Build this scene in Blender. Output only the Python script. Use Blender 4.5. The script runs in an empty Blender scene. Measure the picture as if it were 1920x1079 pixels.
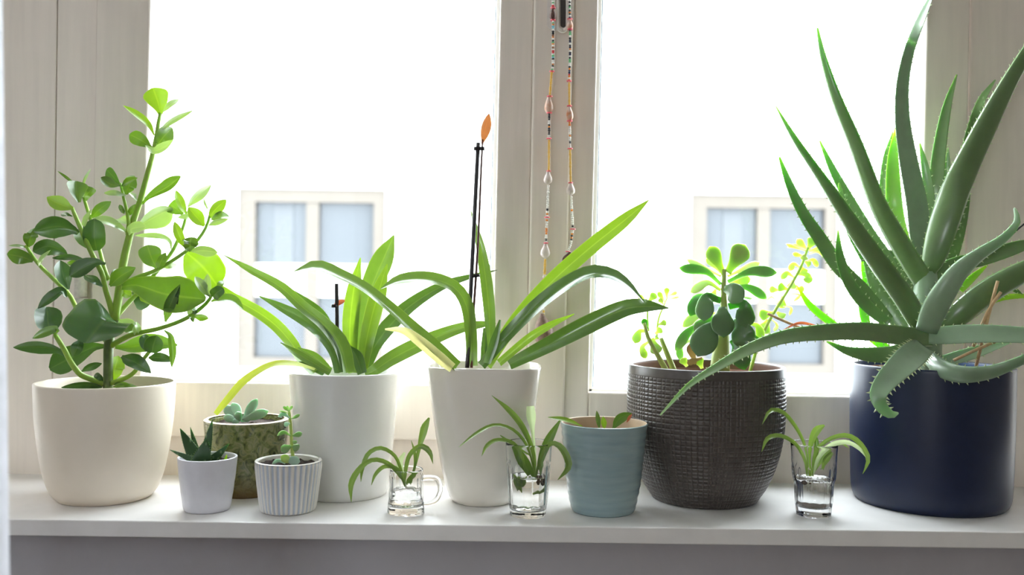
import bpy, math, random
import numpy as np
from mathutils import Vector, Matrix
random.seed(7); rng = np.random.default_rng(7)
SC = bpy.context.scene
COL = SC.collection

# ------------------------------------------------------------------ camera
FPX = 1750.0                       # focal length in pixels of a 1920 x 1079 frame
CAMZ = 0.281                       # above the sill top (z = 0)
ROLL = math.radians(-0.75)
cam_d = bpy.data.cameras.new('camera'); cam = bpy.data.objects.new('camera', cam_d); COL.objects.link(cam)
cam_d.sensor_width = 36; cam_d.lens = 36 * FPX / 1920
CAMROT = Matrix.Rotation(math.pi / 2, 3, 'X') @ Matrix.Rotation(-ROLL, 3, 'Z')
cam.matrix_world = Matrix.Translation((0, 0, CAMZ)) @ CAMROT.to_4x4()
cam_d.clip_start = .02
cam_d.dof.use_dof = True; cam_d.dof.focus_distance = 1.2; cam_d.dof.aperture_fstop = 4.0
SC.camera = cam
CAM = Vector((0, 0, CAMZ))

# ------------------------------------------------------------------ sky, exposure
SKY = 13.0
world = bpy.data.worlds.new('overcast_sky'); SC.world = world; world.use_nodes = True
bg = world.node_tree.nodes['Background']
bg.inputs['Color'].default_value = (.88, .95, 1.0, 1); bg.inputs['Strength'].default_value = SKY
vs = SC.view_settings
vs.view_transform = 'Standard'; vs.look = 'None'; vs.exposure = 0.10; vs.gamma = 1.0; vs.use_curve_mapping = False
cy = SC.cycles
cy.max_bounces = 24; cy.transparent_max_bounces = 24; cy.transmission_bounces = 24; cy.diffuse_bounces = 6; cy.glossy_bounces = 5
cy.sample_clamp_indirect = 12; cy.use_denoising = True

def portal(name, loc, rot, sx, sy):
    l = bpy.data.lights.new(name, 'AREA'); l.shape = 'RECTANGLE'; l.size = sx; l.size_y = sy
    l.cycles.is_portal = True
    o = bpy.data.objects.new(name, l); COL.objects.link(o); o.location = loc; o.rotation_euler = rot
    return o
# portals only steer the sampling of the sky through the front window and the added rear fill opening
portal('sky_portal', (0, 1.44, .55), (-math.pi / 2, 0, 0), 2.0, 1.9)
portal('sky_portal', (-1.45, -2.99, .75), (math.pi / 2, 0, 0), .9, .8)

# ------------------------------------------------------------------ helpers
def s2l(c):
    return tuple(((v / 255) / 12.92 if v / 255 <= .04045 else ((v / 255 + .055) / 1.055) ** 2.4) for v in c)

def ray(px, py):
    return CAMROT @ Vector(((px - 960) / FPX, -(py - 539.5) / FPX, -1))
def P(px, py, Y):
    d = ray(px, py); return CAM + d * (Y / d.y)
def G(px, py, z=0.0):
    d = ray(px, py); return CAM + d * ((z - CAMZ) / d.z)

def tag(o, label=None, cat=None, group=None, kind=None):
    if label: o['label'] = label
    if cat: o['category'] = cat
    if group: o['group'] = group
    if kind: o['kind'] = kind
    return o
def empty(name, loc=(0, 0, 0)):
    o = bpy.data.objects.new(name, None); COL.objects.link(o); o.location = loc
    o.empty_display_size = .02
    return o
def mesh(name, verts, faces, mat, parent=None, smooth=True, mats=None, midx=None, uv=None, loc=None):
    """one mesh object; verts are world coordinates"""
    m = bpy.data.meshes.new(name)
    off = Vector((0, 0, 0))
    if parent is not None:
        off = parent_off(parent)
    vv = np.asarray([tuple(v) for v in verts], float) - np.array(off)
    m.from_pydata(vv.tolist(), [], faces)
    if smooth: m.polygons.foreach_set('use_smooth', [True] * len(m.polygons))
    for mm in (mats or [mat]): m.materials.append(mm)
    if midx is not None: m.polygons.foreach_set('material_index', midx)
    if uv is not None:
        ul = m.uv_layers.new(name='UVMap')
        li = np.zeros(len(m.loops), int); m.loops.foreach_get('vertex_index', li)
        ul.data.foreach_set('uv', np.asarray(uv)[li].ravel())
    m.update()
    o = bpy.data.objects.new(name, m); COL.objects.link(o)
    if parent is not None: o.parent = parent
    return o
def parent_off(p):
    v = Vector(p.location)
    while p.parent: p = p.parent; v = v + p.location
    return v

def bevel(o, w, seg=2):
    b = o.modifiers.new('bevel', 'BEVEL'); b.width = w; b.segments = seg; b.limit_method = 'ANGLE'; b.angle_limit = math.radians(40)
    return o
BOXF = [(0, 1, 2, 3), (7, 6, 5, 4), (0, 4, 5, 1), (1, 5, 6, 2), (2, 6, 7, 3), (3, 7, 4, 0)]
def box(name, x0, x1, y0, y1, z0, z1, mat, parent=None, bev=0):
    v = [(x0, y0, z0), (x1, y0, z0), (x1, y0, z1), (x0, y0, z1), (x0, y1, z0), (x1, y1, z0), (x1, y1, z1), (x0, y1, z1)]
    o = mesh(name, v, BOXF, mat, parent, smooth=False)
    return bevel(o, bev) if bev else o
def board(name, quad, Yf, Yb, mat, parent=None, bev=.0015):
    """a board whose front face has four picture corners (top-left, top-right, bottom-right, bottom-left) at depth Yf"""
    f = [P(x, y, Yf) for x, y in quad]
    f = [f[3], f[2], f[1], f[0]]
    v = f + [Vector((p.x, Yb, p.z)) for p in f]
    o = mesh(name, v, BOXF, mat, parent, smooth=False)
    return bevel(o, bev) if bev else o

# ------------------------------------------------------------------ materials
MATS = {}
def newmat(name):
    m = bpy.data.materials.new(name); m.use_nodes = True
    nt = m.node_tree; b = nt.nodes['Principled BSDF']; MATS[name] = m
    return m, nt, b
def L(nt, a, b): nt.links.new(a, b)
def N(nt, t, **kw):
    n = nt.nodes.new(t)
    for k, v in kw.items(): setattr(n, k, v)
    return n
def ramp(nt, fac, stops):
    r = N(nt, 'ShaderNodeValToRGB'); e = r.color_ramp.elements
    while len(e) < len(stops): e.new(.5)
    for i, (p, c) in enumerate(stops): e[i].position = p; e[i].color = (*c, 1)
    L(nt, fac, r.inputs[0]); return r
def plain(name, rgb, rough=.5, spec=.5, coat=0, noise=0, nscale=40, bump=0, bscale=200, rgb2=None, sss=0, metal=0):
    m, nt, b = newmat(name); c = s2l(rgb)
    b.inputs['Base Color'].default_value = (*c, 1); b.inputs['Roughness'].default_value = rough
    b.inputs['Specular IOR Level'].default_value = spec; b.inputs['Coat Weight'].default_value = coat
    b.inputs['Coat Roughness'].default_value = .08; b.inputs['Metallic'].default_value = metal
    tc = N(nt, 'ShaderNodeTexCoord')
    if noise or rgb2:
        nz = N(nt, 'ShaderNodeTexNoise'); nz.inputs['Scale'].default_value = nscale; nz.inputs['Detail'].default_value = 6
        L(nt, tc.outputs['Object'], nz.inputs['Vector'])
        c2 = s2l(rgb2) if rgb2 else tuple(v * (1 - noise) for v in c)
        r = ramp(nt, nz.outputs['Fac'], [(.35, c2), (.65, c)]); L(nt, r.outputs[0], b.inputs['Base Color'])
    if bump:
        nz = N(nt, 'ShaderNodeTexNoise'); nz.inputs['Scale'].default_value = bscale; nz.inputs['Detail'].default_value = 5
        L(nt, tc.outputs['Object'], nz.inputs['Vector'])
        bp = N(nt, 'ShaderNodeBump'); bp.inputs['Strength'].default_value = bump; bp.inputs['Distance'].default_value = .002
        L(nt, nz.outputs['Fac'], bp.inputs['Height']); L(nt, bp.outputs[0], b.inputs['Normal'])
    if sss:
        b.inputs['Subsurface Weight'].default_value = sss; b.inputs['Subsurface Radius'].default_value = (.006, .008, .002); b.inputs['Subsurface Scale'].default_value = 1
    return m

def paint(name, rgb, streak=.06, rough=.42):
    """old brushed paint with vertical brush strokes and a few dents and specks"""
    m, nt, b = newmat(name); c = s2l(rgb)
    tc = N(nt, 'ShaderNodeTexCoord'); mp = N(nt, 'ShaderNodeMapping'); mp.inputs['Scale'].default_value = (1, 1, .06)
    L(nt, tc.outputs['Object'], mp.inputs['Vector'])
    nz = N(nt, 'ShaderNodeTexNoise'); nz.inputs['Scale'].default_value = 90; nz.inputs['Detail'].default_value = 4
    L(nt, mp.outputs[0], nz.inputs['Vector'])
    r = ramp(nt, nz.outputs['Fac'], [(.3, tuple(v * (1 - streak) for v in c)), (.6, c)])
    vo = N(nt, 'ShaderNodeTexNoise'); vo.inputs['Scale'].default_value = 55; vo.inputs['Detail'].default_value = 8; vo.inputs['Roughness'].default_value = .75
    L(nt, tc.outputs['Object'], vo.inputs['Vector'])
    sp = ramp(nt, vo.outputs['Fac'], [(.70, (0, 0, 0)), (.76, (1, 1, 1))])
    mx = N(nt, 'ShaderNodeMixRGB'); L(nt, sp.outputs[0], mx.inputs[0]); L(nt, r.outputs[0], mx.inputs[1]); mx.inputs[2].default_value = (c[0] * .55, c[1] * .53, c[2] * .5, 1)
    L(nt, mx.outputs[0], b.inputs['Base Color']); b.inputs['Roughness'].default_value = rough
    bp = N(nt, 'ShaderNodeBump'); bp.inputs['Strength'].default_value = .25; bp.inputs['Distance'].default_value = .0015
    L(nt, nz.outputs['Fac'], bp.inputs['Height']); L(nt, bp.outputs[0], b.inputs['Normal'])
    return m

def leafmat(name, rgb, trgb, tfac=.4, rough=.33, rib=.35, var=.18, spots=None, spec=.5):
    """thin leaf: glossy skin, light passing through, paler midrib, every leaf a little different"""
    m, nt, b = newmat(name); c = s2l(rgb); t = s2l(trgb)
    out = nt.nodes['Material Output']
    oi = N(nt, 'ShaderNodeObjectInfo'); tc = N(nt, 'ShaderNodeTexCoord')
    nz = N(nt, 'ShaderNodeTexNoise'); nz.inputs['Scale'].default_value = 60; nz.inputs['Detail'].default_value = 4
    L(nt, tc.outputs['Object'], nz.inputs['Vector'])
    ad = N(nt, 'ShaderNodeMath', operation='MULTIPLY_ADD'); L(nt, oi.outputs['Random'], ad.inputs[0]); ad.inputs[1].default_value = var * 2
    ad.inputs[2].default_value = 1 - var
    a2 = N(nt, 'ShaderNodeMath', operation='MULTIPLY_ADD'); L(nt, nz.outputs['Fac'], a2.inputs[0]); a2.inputs[1].default_value = .3; a2.inputs[2].default_value = .85
    mu = N(nt, 'ShaderNodeMath', operation='MULTIPLY'); L(nt, ad.outputs[0], mu.inputs[0]); L(nt, a2.outputs[0], mu.inputs[1])
    sx = N(nt, 'ShaderNodeSeparateXYZ'); L(nt, tc.outputs['UV'], sx.inputs[0])
    d = N(nt, 'ShaderNodeMath', operation='SUBTRACT'); L(nt, sx.outputs['X'], d.inputs[0]); d.inputs[1].default_value = .5
    ab = N(nt, 'ShaderNodeMath', operation='ABSOLUTE'); L(nt, d.outputs[0], ab.inputs[0])
    rb = ramp(nt, ab.outputs[0], [(.0, (1, 1, 1)), (.05, (0, 0, 0))])
    rf = N(nt, 'ShaderNodeMath', operation='MULTIPLY'); L(nt, rb.outputs[0], rf.inputs[0]); rf.inputs[1].default_value = rib
    re_ = ramp(nt, ab.outputs[0], [(.455, (0, 0, 0)), (.49, (1, 1, 1))])
    ef = N(nt, 'ShaderNodeMath', operation='MULTIPLY'); L(nt, re_.outputs[0], ef.inputs[0]); ef.inputs[1].default_value = .55 if rib else 0
    fx_ = N(nt, 'ShaderNodeMath', operation='MAXIMUM'); L(nt, rf.outputs[0], fx_.inputs[0]); L(nt, ef.outputs[0], fx_.inputs[1])
    def col(cc):
        v = N(nt, 'ShaderNodeVectorMath', operation='SCALE'); v.inputs[0].default_value = cc; L(nt, mu.outputs[0], v.inputs['Scale'])
        x = N(nt, 'ShaderNodeMixRGB'); L(nt, fx_.outputs[0], x.inputs[0]); L(nt, v.outputs[0], x.inputs[1])
        x.inputs[2].default_value = (min(1, cc[0] * 1.8 + .06), min(1, cc[1] * 1.5 + .06), min(1, cc[2] * 1.5 + .02), 1)
        return x.outputs[0]
    cc = col(c)
    if spots:
        vz = N(nt, 'ShaderNodeTexVoronoi'); vz.inputs['Scale'].default_value = 160
        mp = N(nt, 'ShaderNodeMapping'); mp.inputs['Scale'].default_value = (1, 1, .45)
        L(nt, tc.outputs['Object'], mp.inputs[0]); L(nt, mp.outputs[0], vz.inputs['Vector'])
        rs = ramp(nt, vz.outputs['Distance'], [(.0, (spots,) * 3), (.28, (0, 0, 0))])
        x = N(nt, 'ShaderNodeMixRGB'); L(nt, rs.outputs[0], x.inputs[0]); L(nt, cc, x.inputs[1]); x.inputs[2].default_value = (.45, .6, .35, 1); cc = x.outputs[0]
    L(nt, cc, b.inputs['Base Color']); b.inputs['Roughness'].default_value = rough; b.inputs['Specular IOR Level'].default_value = spec
    b.inputs['Coat Weight'].default_value = .35 if rough < .45 else 0; b.inputs['Coat Roughness'].default_value = .2
    if tfac > 0:
        tr = N(nt, 'ShaderNodeBsdfTranslucent'); L(nt, col(t), tr.inputs['Color'])
        ms = N(nt, 'ShaderNodeMixShader'); ms.inputs[0].default_value = tfac
        L(nt, b.outputs[0], ms.inputs[1]); L(nt, tr.outputs[0], ms.inputs[2]); L(nt, ms.outputs[0], out.inputs['Surface'])
    return m

def fleshy(name, rgb, sss=.6, rough=.4, rad=(.004, .008, .0015), var=.15, spots=0, spec=.5):
    m = leafmat(name, rgb, rgb, 0, rough, 0, var, spots, spec); b = m.node_tree.nodes['Principled BSDF']
    b.inputs['Subsurface Weight'].default_value = sss; b.inputs['Subsurface Radius'].default_value = rad; b.inputs['Subsurface Scale'].default_value = 1.0
    return m

M = dict(
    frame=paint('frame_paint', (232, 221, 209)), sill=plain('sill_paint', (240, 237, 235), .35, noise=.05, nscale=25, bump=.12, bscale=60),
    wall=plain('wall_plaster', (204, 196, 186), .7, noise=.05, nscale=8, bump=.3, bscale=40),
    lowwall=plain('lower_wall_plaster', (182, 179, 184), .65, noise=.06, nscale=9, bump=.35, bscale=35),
    ceil=plain('ceiling_white', (235, 235, 233), .8, noise=.02), bead=plain('putty_white', (240, 240, 238), .5, noise=.03),
    seal=plain('pane_seal', (110, 130, 138), .5), floor=plain('oak_floor', (120, 98, 76), .45, noise=.25, nscale=14),
    curtain=leafmat('curtain_cotton', (244, 243, 246), (244, 244, 248), .6, .9, 0, .01),
    facade=plain('facade_plaster', (242, 241, 238), .9, noise=.04, nscale=2),
    fframe=plain('facade_window_surround', (84, 78, 71), .8, noise=.06, nscale=3), fsash=plain('facade_sash', (168, 166, 160), .7, noise=.08),
    fcurtain=plain('facade_curtain', (76, 79, 82), .9, noise=.08),
    street=plain('street_asphalt', (150, 150, 150), .9, noise=.2, nscale=3),
    hinge=plain('painted_hinge', (206, 200, 190), .4, noise=.15, nscale=200),
    latch=plain('painted_latch', (226, 220, 212), .35, noise=.08, nscale=120), dark=plain('slot_shade', (70, 64, 58), .7),
    soil=plain('potting_soil', (62, 44, 34), .95, bump=1.0, bscale=260, rgb2=(30, 22, 18), nscale=220),
    cream=plain('cream_matte_glaze', (238, 226, 208), .42, noise=.02), white=plain('white_gloss_glaze', (236, 235, 232), .18, coat=.5, noise=.02),
    ivory=plain('ivory_gloss_glaze', (236, 229, 217), .16, coat=.6, noise=.02), lilac=plain('white_satin_glaze', (232, 231, 238), .3, coat=.2, noise=.04, nscale=90),
    navy=plain('navy_matte', (19, 31, 62), .38, noise=.08), rimblue=plain('blue_rim', (45, 68, 110), .4),
    terra=plain('terracotta', (112, 72, 56), .8, noise=.2), brownin=plain('brown_inner_glaze', (112, 80, 68), .5, noise=.15),
    tan=plain('tan_inner_glaze', (202, 176, 146), .5, noise=.1), weave=plain('charcoal_weave_glaze', (82, 75, 71), .33, spec=.6, noise=.15, nscale=150),
    stake=plain('black_stake', (28, 20, 22), .35), drystem=plain('dry_flower_stem', (92, 48, 36), .6, noise=.3, nscale=200),
    straw=plain('bamboo_stick', (222, 186, 140), .6, noise=.2, nscale=150), bract=leafmat('dry_orange_bract', (206, 132, 78), (214, 130, 66), .12, .7, .3),
    cable=plain('black_cable', (25, 25, 26), .5),
)
# glazes with a pattern of their own
def glaze_green():
    m, nt, b = newmat('mottled_green_glaze'); tc = N(nt, 'ShaderNodeTexCoord')
    v = N(nt, 'ShaderNodeTexNoise'); v.inputs['Scale'].default_value = 75; v.inputs['Detail'].default_value = 7; v.inputs['Distortion'].default_value = 1.6
    L(nt, tc.outputs['Object'], v.inputs['Vector'])
    r = ramp(nt, v.outputs['Fac'], [(.30, s2l((58, 66, 34))), (.45, s2l((112, 116, 66))), (.58, s2l((148, 146, 98))), (.72, s2l((98, 108, 78)))])
    sx = N(nt, 'ShaderNodeSeparateXYZ'); L(nt, tc.outputs['Object'], sx.inputs[0])
    r2 = ramp(nt, sx.outputs['Z'], [(.0, (1, 1, 1)), (.035, (0, 0, 0))])
    x = N(nt, 'ShaderNodeMixRGB'); L(nt, r2.outputs[0], x.inputs[0]); L(nt, r.outputs[0], x.inputs[1]); x.inputs[2].default_value = (*s2l((120, 92, 44)), 1)
    x.inputs[0].default_value = .5
    L(nt, x.outputs[0], b.inputs['Base Color']); b.inputs['Roughness'].default_value = .2; b.inputs['Coat Weight'].default_value = .6; return m
def glaze_flute():
    m, nt, b = newmat('pale_blue_fluted_glaze'); tc = N(nt, 'ShaderNodeTexCoord')
    sx = N(nt, 'ShaderNodeSeparateXYZ'); L(nt, tc.outputs['UV'], sx.inputs[0])
    r = ramp(nt, sx.outputs['X'], [(.0, s2l((192, 203, 220))), (.55, s2l((232, 230, 226))), (1., s2l((240, 236, 230)))])
    L(nt, r.outputs[0], b.inputs['Base Color']); b.inputs['Roughness'].default_value = .22; b.inputs['Coat Weight'].default_value = .5; return m
def glaze_blue():
    m, nt, b = newmat('celadon_blue_glaze'); tc = N(nt, 'ShaderNodeTexCoord')
    mp = N(nt, 'ShaderNodeMapping'); mp.inputs['Scale'].default_value = (12, 12, 90); L(nt, tc.outputs['Object'], mp.inputs[0])
    v = N(nt, 'ShaderNodeTexNoise'); v.inputs['Scale'].default_value = 1.6; v.inputs['Detail'].default_value = 3; L(nt, mp.outputs[0], v.inputs['Vector'])
    r = ramp(nt, v.outputs['Fac'], [(.3, s2l((142, 166, 172))), (.7, s2l((156, 178, 180)))])
    L(nt, r.outputs[0], b.inputs['Base Color']); b.inputs['Roughness'].default_value = .14; b.inputs['Coat Weight'].default_value = .5; return m
M['green'] = glaze_green(); M['flute'] = glaze_flute(); M['blue'] = glaze_blue()

def glass(name, ior=1.45, rough=0.0, col=(1, 1, 1)):
    m, nt, b = newmat(name); b.inputs['Base Color'].default_value = (*col, 1); b.inputs['Transmission Weight'].default_value = 1
    b.inputs['IOR'].default_value = ior; b.inputs['Roughness'].default_value = rough; return m
M['glass'] = glass('clear_glass', 1.31, .0, (.985, .99, .99)); M['water'] = glass('water', 1.33)
def pane_mat():
    m, nt, b = newmat('window_pane_glass'); out = nt.nodes['Material Output']
    t = N(nt, 'ShaderNodeBsdfTransparent'); t.inputs[0].default_value = (.97, .98, .98, 1)
    g = N(nt, 'ShaderNodeBsdfGlossy'); g.inputs['Roughness'].default_value = .02
    ms = N(nt, 'ShaderNodeMixShader'); ms.inputs[0].default_value = .012; L(nt, t.outputs[0], ms.inputs[1]); L(nt, g.outputs[0], ms.inputs[2])
    L(nt, ms.outputs[0], out.inputs['Surface']); return m
M['pane'] = pane_mat()
def fpane():
    m, nt, b = newmat('facade_window_glass'); b.inputs['Base Color'].default_value = (*s2l((62, 66, 70)), 1); b.inputs['Roughness'].default_value = .12; b.inputs['Specular IOR Level'].default_value = .3; return m
M['fpane'] = fpane()

M.update(
    clusia=leafmat('rubbery_green_leaf', (82, 112, 54), (120, 166, 26), .2, .22),
    clusia_dark=leafmat('dark_rubbery_leaf', (56, 84, 50), (92, 138, 30), .13, .2),
    clusia_pale=leafmat('pale_leaf_underside', (150, 172, 132), (160, 196, 70), .22, .3),
    clusia_young=leafmat('yellow_green_leaf', (122, 154, 56), (140, 182, 20), .26, .26),  # lighter, yellower version of the shrub's leaf colour
    orchid=leafmat('strap_leaf_green', (92, 122, 58), (126, 166, 44), .17, .22, .3),
    orchid_dark=leafmat('strap_leaf_dark', (72, 102, 58), (108, 150, 40), .12, .2, .3),
    orchid_lime=leafmat('strap_leaf_lime', (116, 150, 58), (144, 184, 36), .24, .26, .4),
    yellow=leafmat('yellowing_leaf', (190, 204, 84), (196, 208, 60), .4, .5, .1),
    creamleaf=leafmat('withering_cream_leaf', (232, 224, 170), (240, 232, 150), .5, .5, .1),
    spider=leafmat('spider_plant_leaf', (118, 148, 70), (144, 178, 66), .24, .32, .3),
    spider_pale=leafmat('pale_spider_leaf', (200, 218, 172), (214, 232, 170), .4, .4, .2),
    stem=plain('green_stem', (140, 170, 62), .42, noise=.15, nscale=90, sss=.5), stem_dark=plain('old_green_stem', (84, 102, 46), .45, noise=.25, nscale=120),
    aloe=fleshy('aloe_green', (106, 132, 84), .35, .3, (.003, .006, .001)), aloe_lime=fleshy('aloe_lime', (132, 166, 52), .5, .4, (.004, .008, .001)),
    aloe_grey=fleshy('aloe_grey_green', (138, 162, 132), .25, .42, (.003, .006, .002)), aloe_spot=fleshy('aloe_speckled', (108, 140, 82), .3, .32, (.003, .006, .001), .12, .8),
    spine=plain('pale_spines', (206, 220, 170), .5), spine_green=plain('green_spines', (150, 186, 90), .5),
    suc=fleshy('succulent_green', (130, 156, 108), .5, .35, (.005, .009, .003)), suc_dark=fleshy('succulent_dark_green', (80, 114, 64), .5, .42, (.004, .008, .002)),
    suc_lime=fleshy('succulent_lime', (168, 188, 108), .55, .4, (.006, .008, .003)), suc_blue=fleshy('succulent_blue_grey', (166, 192, 172), .5, .5, (.004, .006, .004)),
    haw=fleshy('dark_spiky_leaf', (52, 82, 46), .15, .4, (.002, .004, .001), .15, .5), sucstem=fleshy('pale_succulent_stem', (168, 182, 98), .5, .5, (.006, .008, .003)),
    tanleaf=leafmat('dry_tan_leaf', (200, 178, 122), (216, 196, 140), .3, .7, .2), rust=leafmat('rusty_dry_leaf', (158, 88, 60), (190, 100, 60), .3, .6, .1),
    root=plain('white_root', (232, 230, 214), .5), rootbrown=plain('brown_root', (92, 70, 44), .8, noise=.4, nscale=300),
)

# ------------------------------------------------------------------ shape tools
def cr(pts, n):
    """Catmull-Rom through rows of numbers, n samples"""
    p = np.asarray(pts, float)
    if len(p) == 2:
        t = np.linspace(0, 1, n)[:, None]; return p[0] * (1 - t) + p[1] * t
    # chord-length parameter
    d = np.r_[0, np.cumsum(np.maximum(np.linalg.norm(np.diff(p[:, :2], axis=0), axis=1), 1e-6))]; d /= d[-1]
    m = np.zeros_like(p)
    for i in range(len(p)):
        a, b = max(i - 1, 0), min(i + 1, len(p) - 1)
        m[i] = (p[b] - p[a]) / (d[b] - d[a])
    out = []
    for t in np.linspace(0, 1, n):
        i = min(np.searchsorted(d, t, 'right') - 1, len(p) - 2); h = d[i + 1] - d[i]; u = (t - d[i]) / h
        out.append((2*u**3 - 3*u**2 + 1) * p[i] + (u**3 - 2*u**2 + u) * h * m[i] + (-2*u**3 + 3*u**2) * p[i+1] + (u**3 - u**2) * h * m[i+1])
    return np.array(out)
PROF = dict(
    ob=[(0, .14), (.1, .2), (.22, .46), (.42, .82), (.62, 1), (.8, .9), (.92, .58), (.98, .25), (1, .02)],      # obovate on a short stalk
    el=[(0, .16), (.1, .34), (.28, .78), (.5, 1), (.7, .88), (.88, .5), (.97, .18), (1, .02)],
    round=[(0, .2), (.08, .5), (.25, .88), (.5, 1), (.75, .9), (.9, .62), (.97, .32), (1, .03)],
    fan=[(0, .16), (.15, .3), (.4, .7), (.7, 1), (.85, .85), (.95, .45), (1, .05)],
    strap=[(0, .7), (.15, .85), (.4, 1), (.7, .95), (.88, .65), (.97, .25), (1, .03)],
    blade=[(0, .6), (.2, .85), (.45, 1), (.7, .75), (.9, .35), (1, .02)],
    spoon=[(0, .34), (.15, .36), (.35, .5), (.55, .8), (.75, 1), (.9, .8), (.97, .45), (1, .08)],
    drop=[(0, .3), (.2, .5), (.4, .85), (.6, 1), (.8, .9), (.93, .55), (1, .08)],
    tri=[(0, 1), (.3, .85), (.6, .58), (.85, .28), (1, .03)],
)
def profile(kind, s):
    t = PROF[kind]; x = [a for a, b in t]; y = [b for a, b in t]
    v = np.interp(s, x, y)                    # smoothed so that outlines curve
    return np.clip((v + .5 * (np.interp(s - .04, x, y) + np.interp(s + .04, x, y))) / 2, .02, 1)
def frames(pts, rolls):
    """for every centre: tangent, face normal (towards the viewer, turned by roll about the leaf's own axis) and side"""
    n = len(pts); T = np.gradient(pts, axis=0); T /= np.linalg.norm(T, axis=1)[:, None] + 1e-12
    out = []
    for i in range(n):
        t = Vector(T[i]); v = (CAM - Vector(pts[i])).normalized()
        nn = v - t * v.dot(t)
        if nn.length < .12: nn = Vector((0, 0, 1)) - t * t.z
        nn.normalize()
        a = math.radians(abs(rolls[i])); n1 = Matrix.Rotation(a, 3, t) @ nn; n2 = Matrix.Rotation(-a, 3, t) @ nn
        up = rolls[i] >= 0                      # positive: the visible face tips towards the sky, negative: towards the ground
        if abs(t.z) > .93: nn = n1 if up else n2
        else: nn = n1 if (n1.z > n2.z) == up else n2
        out.append((t, nn, t.cross(nn).normalized()))
    return out

def leaf(parent, mat, pts, w, prof='ob', roll=0, dy=0, Y=1.2, fold=.22, th=0, n=16, name='leaf', spines=None, wave=0, flat=.35, label=None):
    """A leaf along picture points; Y + dy is its depth (dy a number, or one per point, or start and end), w its widest width in pixels.
       th = 0: a thin folded sheet; th > 0: a fleshy leaf that thick (share of its width)."""
    k = len(pts)
    if np.isscalar(dy): dy = [dy] * k
    elif len(dy) == 2 and k != 2: dy = list(np.interp(np.linspace(0, 1, k), [0, 1], dy))
    rolls = [roll] * k if np.isscalar(roll) else (list(np.interp(np.linspace(0, 1, k), np.linspace(0, 1, len(roll)), roll)))
    ws = None if np.isscalar(w) else list(w)
    rows = [(pts[i][0], pts[i][1], Y + dy[i], rolls[i], ws[i] if ws else 0) for i in range(k)]
    c = cr(rows, n)
    C = np.array([tuple(P(a[0], a[1], a[2])) for a in c])
    s = np.r_[0, np.cumsum(np.linalg.norm(np.diff(C, axis=0), axis=1))]; s /= s[-1]
    W = (c[:, 4] if ws else w * profile(prof, s)) * c[:, 2] / FPX
    W = np.maximum(W, .0003) / np.maximum(np.abs(np.cos(np.radians(c[:, 3]))), .5)
    fr = frames(C, c[:, 3]); V = []; F = []; UV = []
    if th == 0:
        q = 9; js = np.array([-1, -.9, -.6, -.3, 0, .3, .6, .9, 1])
        for i in range(n):
            t, nn, sd = fr[i]
            for j in js:
                off = fold * (abs(j) ** 1.3) * W[i] / 2 + (wave * W[i] * math.sin(s[i] * 9 + j * 2) * abs(j) * .12 if wave else 0)
                V.append(Vector(C[i]) + sd * (j * W[i] / 2) + nn * off); UV.append(((j + 1) / 2, s[i]))
        for i in range(n - 1):
            for j in range(q - 1):
                a = i * q + j; F.append((a, a + 1, a + q + 1, a + q))
    else:
        q = 14
        for i in range(n):
            t, nn, sd = fr[i]
            for j in range(q):
                a = 2 * math.pi * j / q; x = math.cos(a); y = math.sin(a)
                hh = y * (flat if y > 0 else 1.0) - (fold * .5 * (1 - x * x) if y > 0 else 0)   # upper face flat or hollow, lower face rounded
                V.append(Vector(C[i]) + sd * (x * W[i] / 2) + nn * (hh * W[i] * th / 1.0 * .75)); UV.append((j / q, s[i]))
        for i in range(n - 1):
            for j in range(q):
                a = i * q + j; b = i * q + (j + 1) % q; F.append((a, b, b + q, a + q))
        V.append(Vector(C[-1]) + fr[-1][0] * W[-1] * .3); UV.append((.5, 1)); e = len(V) - 1
        for j in range(q): F.append(((n - 1) * q + j, (n - 1) * q + (j + 1) % q, e))
        V.append(Vector(C[0])); UV.append((.5, 0)); e = len(V) - 1
        for j in range(q): F.append((j, e, (j + 1) % q))
    o = mesh(name, V, F, mat, parent, uv=UV)
    if label: o['label'] = label
    if spines:
        smat, step, size = spines
        SV = []; SF = []; tot = np.linalg.norm(np.diff(C, axis=0), axis=1).sum(); cnt = max(4, int(tot / (step * Y / FPX)))
        for kk in range(cnt):
            u = .06 + .9 * (kk + rng.uniform(-.2, .2)) / cnt
            i = min(n - 2, int(np.searchsorted(s, u) - 1)); i = max(i, 0); f = (u - s[i]) / (s[i + 1] - s[i] + 1e-9)
            cc = Vector(C[i]).lerp(Vector(C[i + 1]), f); t, nn, sd = fr[i]; ww = W[i] * (1 - f) + W[i + 1] * f
            for sg in (-1, 1):
                b = cc + sd * sg * ww * .495; h = size * Y / FPX * (0.6 + .4 * min(1, ww * FPX / Y / 20))
                e = len(SV); r = h * .38
                SV += [b + t * r, b - t * r * .6 + nn * r * .6, b - t * r * .6 - nn * r * .6, b + sd * sg * h + t * h * .45]
                SF += [(e, e + 1, e + 3), (e + 1, e + 2, e + 3), (e + 2, e, e + 3)]
        sp = mesh('spines', SV, SF, smat, o, smooth=False); sp['kind'] = 'stuff'
    return o

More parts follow.
